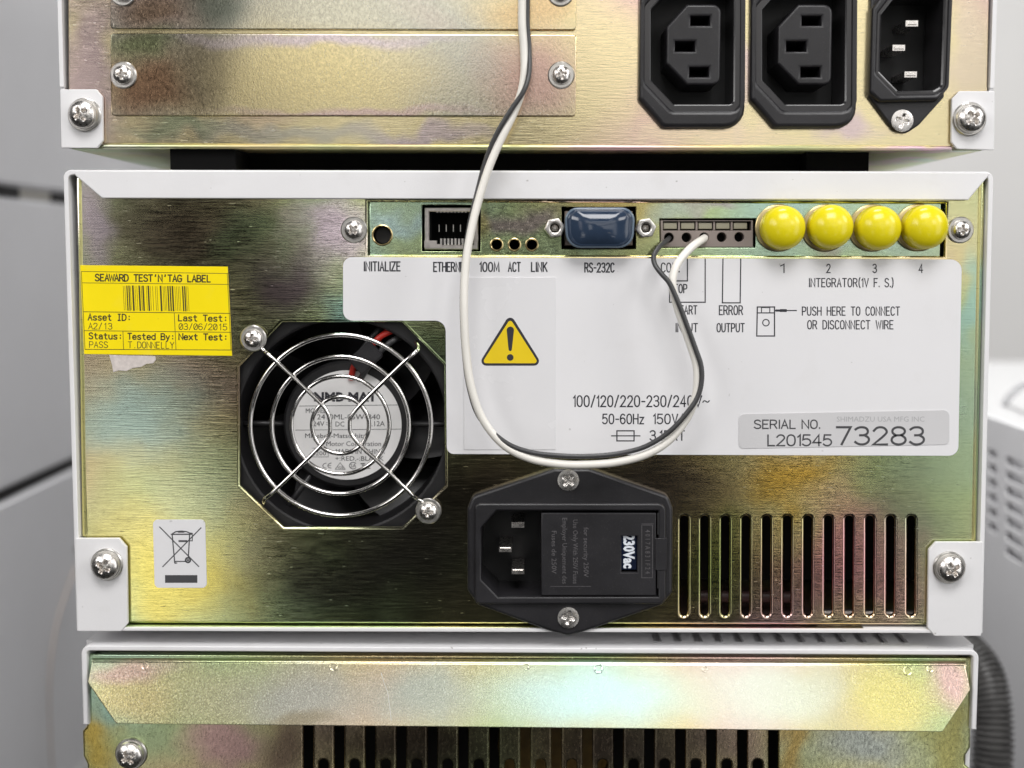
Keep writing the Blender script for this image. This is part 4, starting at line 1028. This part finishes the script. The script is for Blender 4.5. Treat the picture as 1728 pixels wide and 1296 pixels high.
tw = [(128, 955), (108, 1010), (92, 1070), (84, 1140), (84, 1210), (90, 1320), (110, 1420)]
def at_x(px, py, X):
    w = RCW @ Vector(((px - 864) / F, -(py - 648) / F, -1)); t = X / w.x; return CAM + t * w
tag(link('hanging_wire', tube(smooth_path([at_x(px, py, NX + .0035) for px, py in tw], 6), .0004, 8), M['thin_wire']), 'very thin tan wire hanging beside the lower left grey cabinet', 'wire')
# right cabinet with louvres
RX = .19
rc = thing('cabinet', 'pale grey cabinet with small vent slots, out of focus to the right', 'cabinet', (RX + .13, .2, H - .3))
zt_ = H - .0664
sf = Matrix(((0, 0, -1, RX), (1, 0, 0, 0), (0, 1, 0, 0), (0, 0, 0, 1)))   # (u, v, out) -> (x = RX - out, y = u, z = v)
holes = []
def yz(px, py):
    p = at_x(px, py, RX); return p.y, p.z
for i in range(7):
    yb = 766 + 24.8 * i
    zc = yz(1674, yb)[1]
    for c0, c1_ in ((1655, 1659), (1667, 1683), (1697, 1727), (1742, 1775)):
        ya = yz(c0, yb)[0]; y2 = yz(c1_, yb)[0]
        lo_, hi_ = min(ya, y2), max(ya, y2)
        if i == 6 and c0 < 1690: continue
        holes.append(rpoly([(lo_, zc - .0017, .0015), (hi_, zc - .0017, .0015), (hi_, zc + .0017, .0015), (lo_, zc + .0017, .0015)], 3))
bm = bmesh.new(); add_plate(bm, [[(.01, H - .3), (.5, H - .3), (.5, zt_), (.01, zt_)]] + holes, 0, .0012, .0003, 2, frame=sf)
link('side_panel', bm_mesh(bm), M['paint_light'], rc)
bm = bmesh.new(); add_box(bm, RX + .001, RX + .24, .0102, .4998, zt_ - .0022, zt_ - .001); link('top_panel', bm_mesh(bm), M['paint_toned'], rc)
link('vent_backing', box(RX + .0022, RX + .2, .03, .49, H - .29, zt_ - .004), M['paint_dim'], rc)  # added pale backing close behind the slots, lightens their shade
# cable lying on it
gp = [at_x(px, py, X) for px, py, X in ((1690, 690, .215), (1702, 672, .214), (1716, 658, .213), (1732, 648, .211), (1760, 640, .21))]
tag(link('grey_cable', tube(smooth_path(gp, 6), .0016, 10), M['paint_dim']), 'short grey cable arching over the pale vented cabinet', 'cable')
# corrugated hose
hp = smooth_path([at_x(px, py, X) for px, py, X in ((1590, 1075, .155), (1622, 1092, .160), (1655, 1128, .165), (1672, 1180, .167), (1676, 1240, .167), (1672, 1310, .166), (1660, 1400, .163), (1640, 1520, .158))], 26)
tag(link('corrugated_hose', tube(hp, lambda i: .0060 + .0014 * (1 if (i // 2) % 2 else 0), 24), M['hose']), 'black corrugated hose curving down beside the lowest module', 'hose')
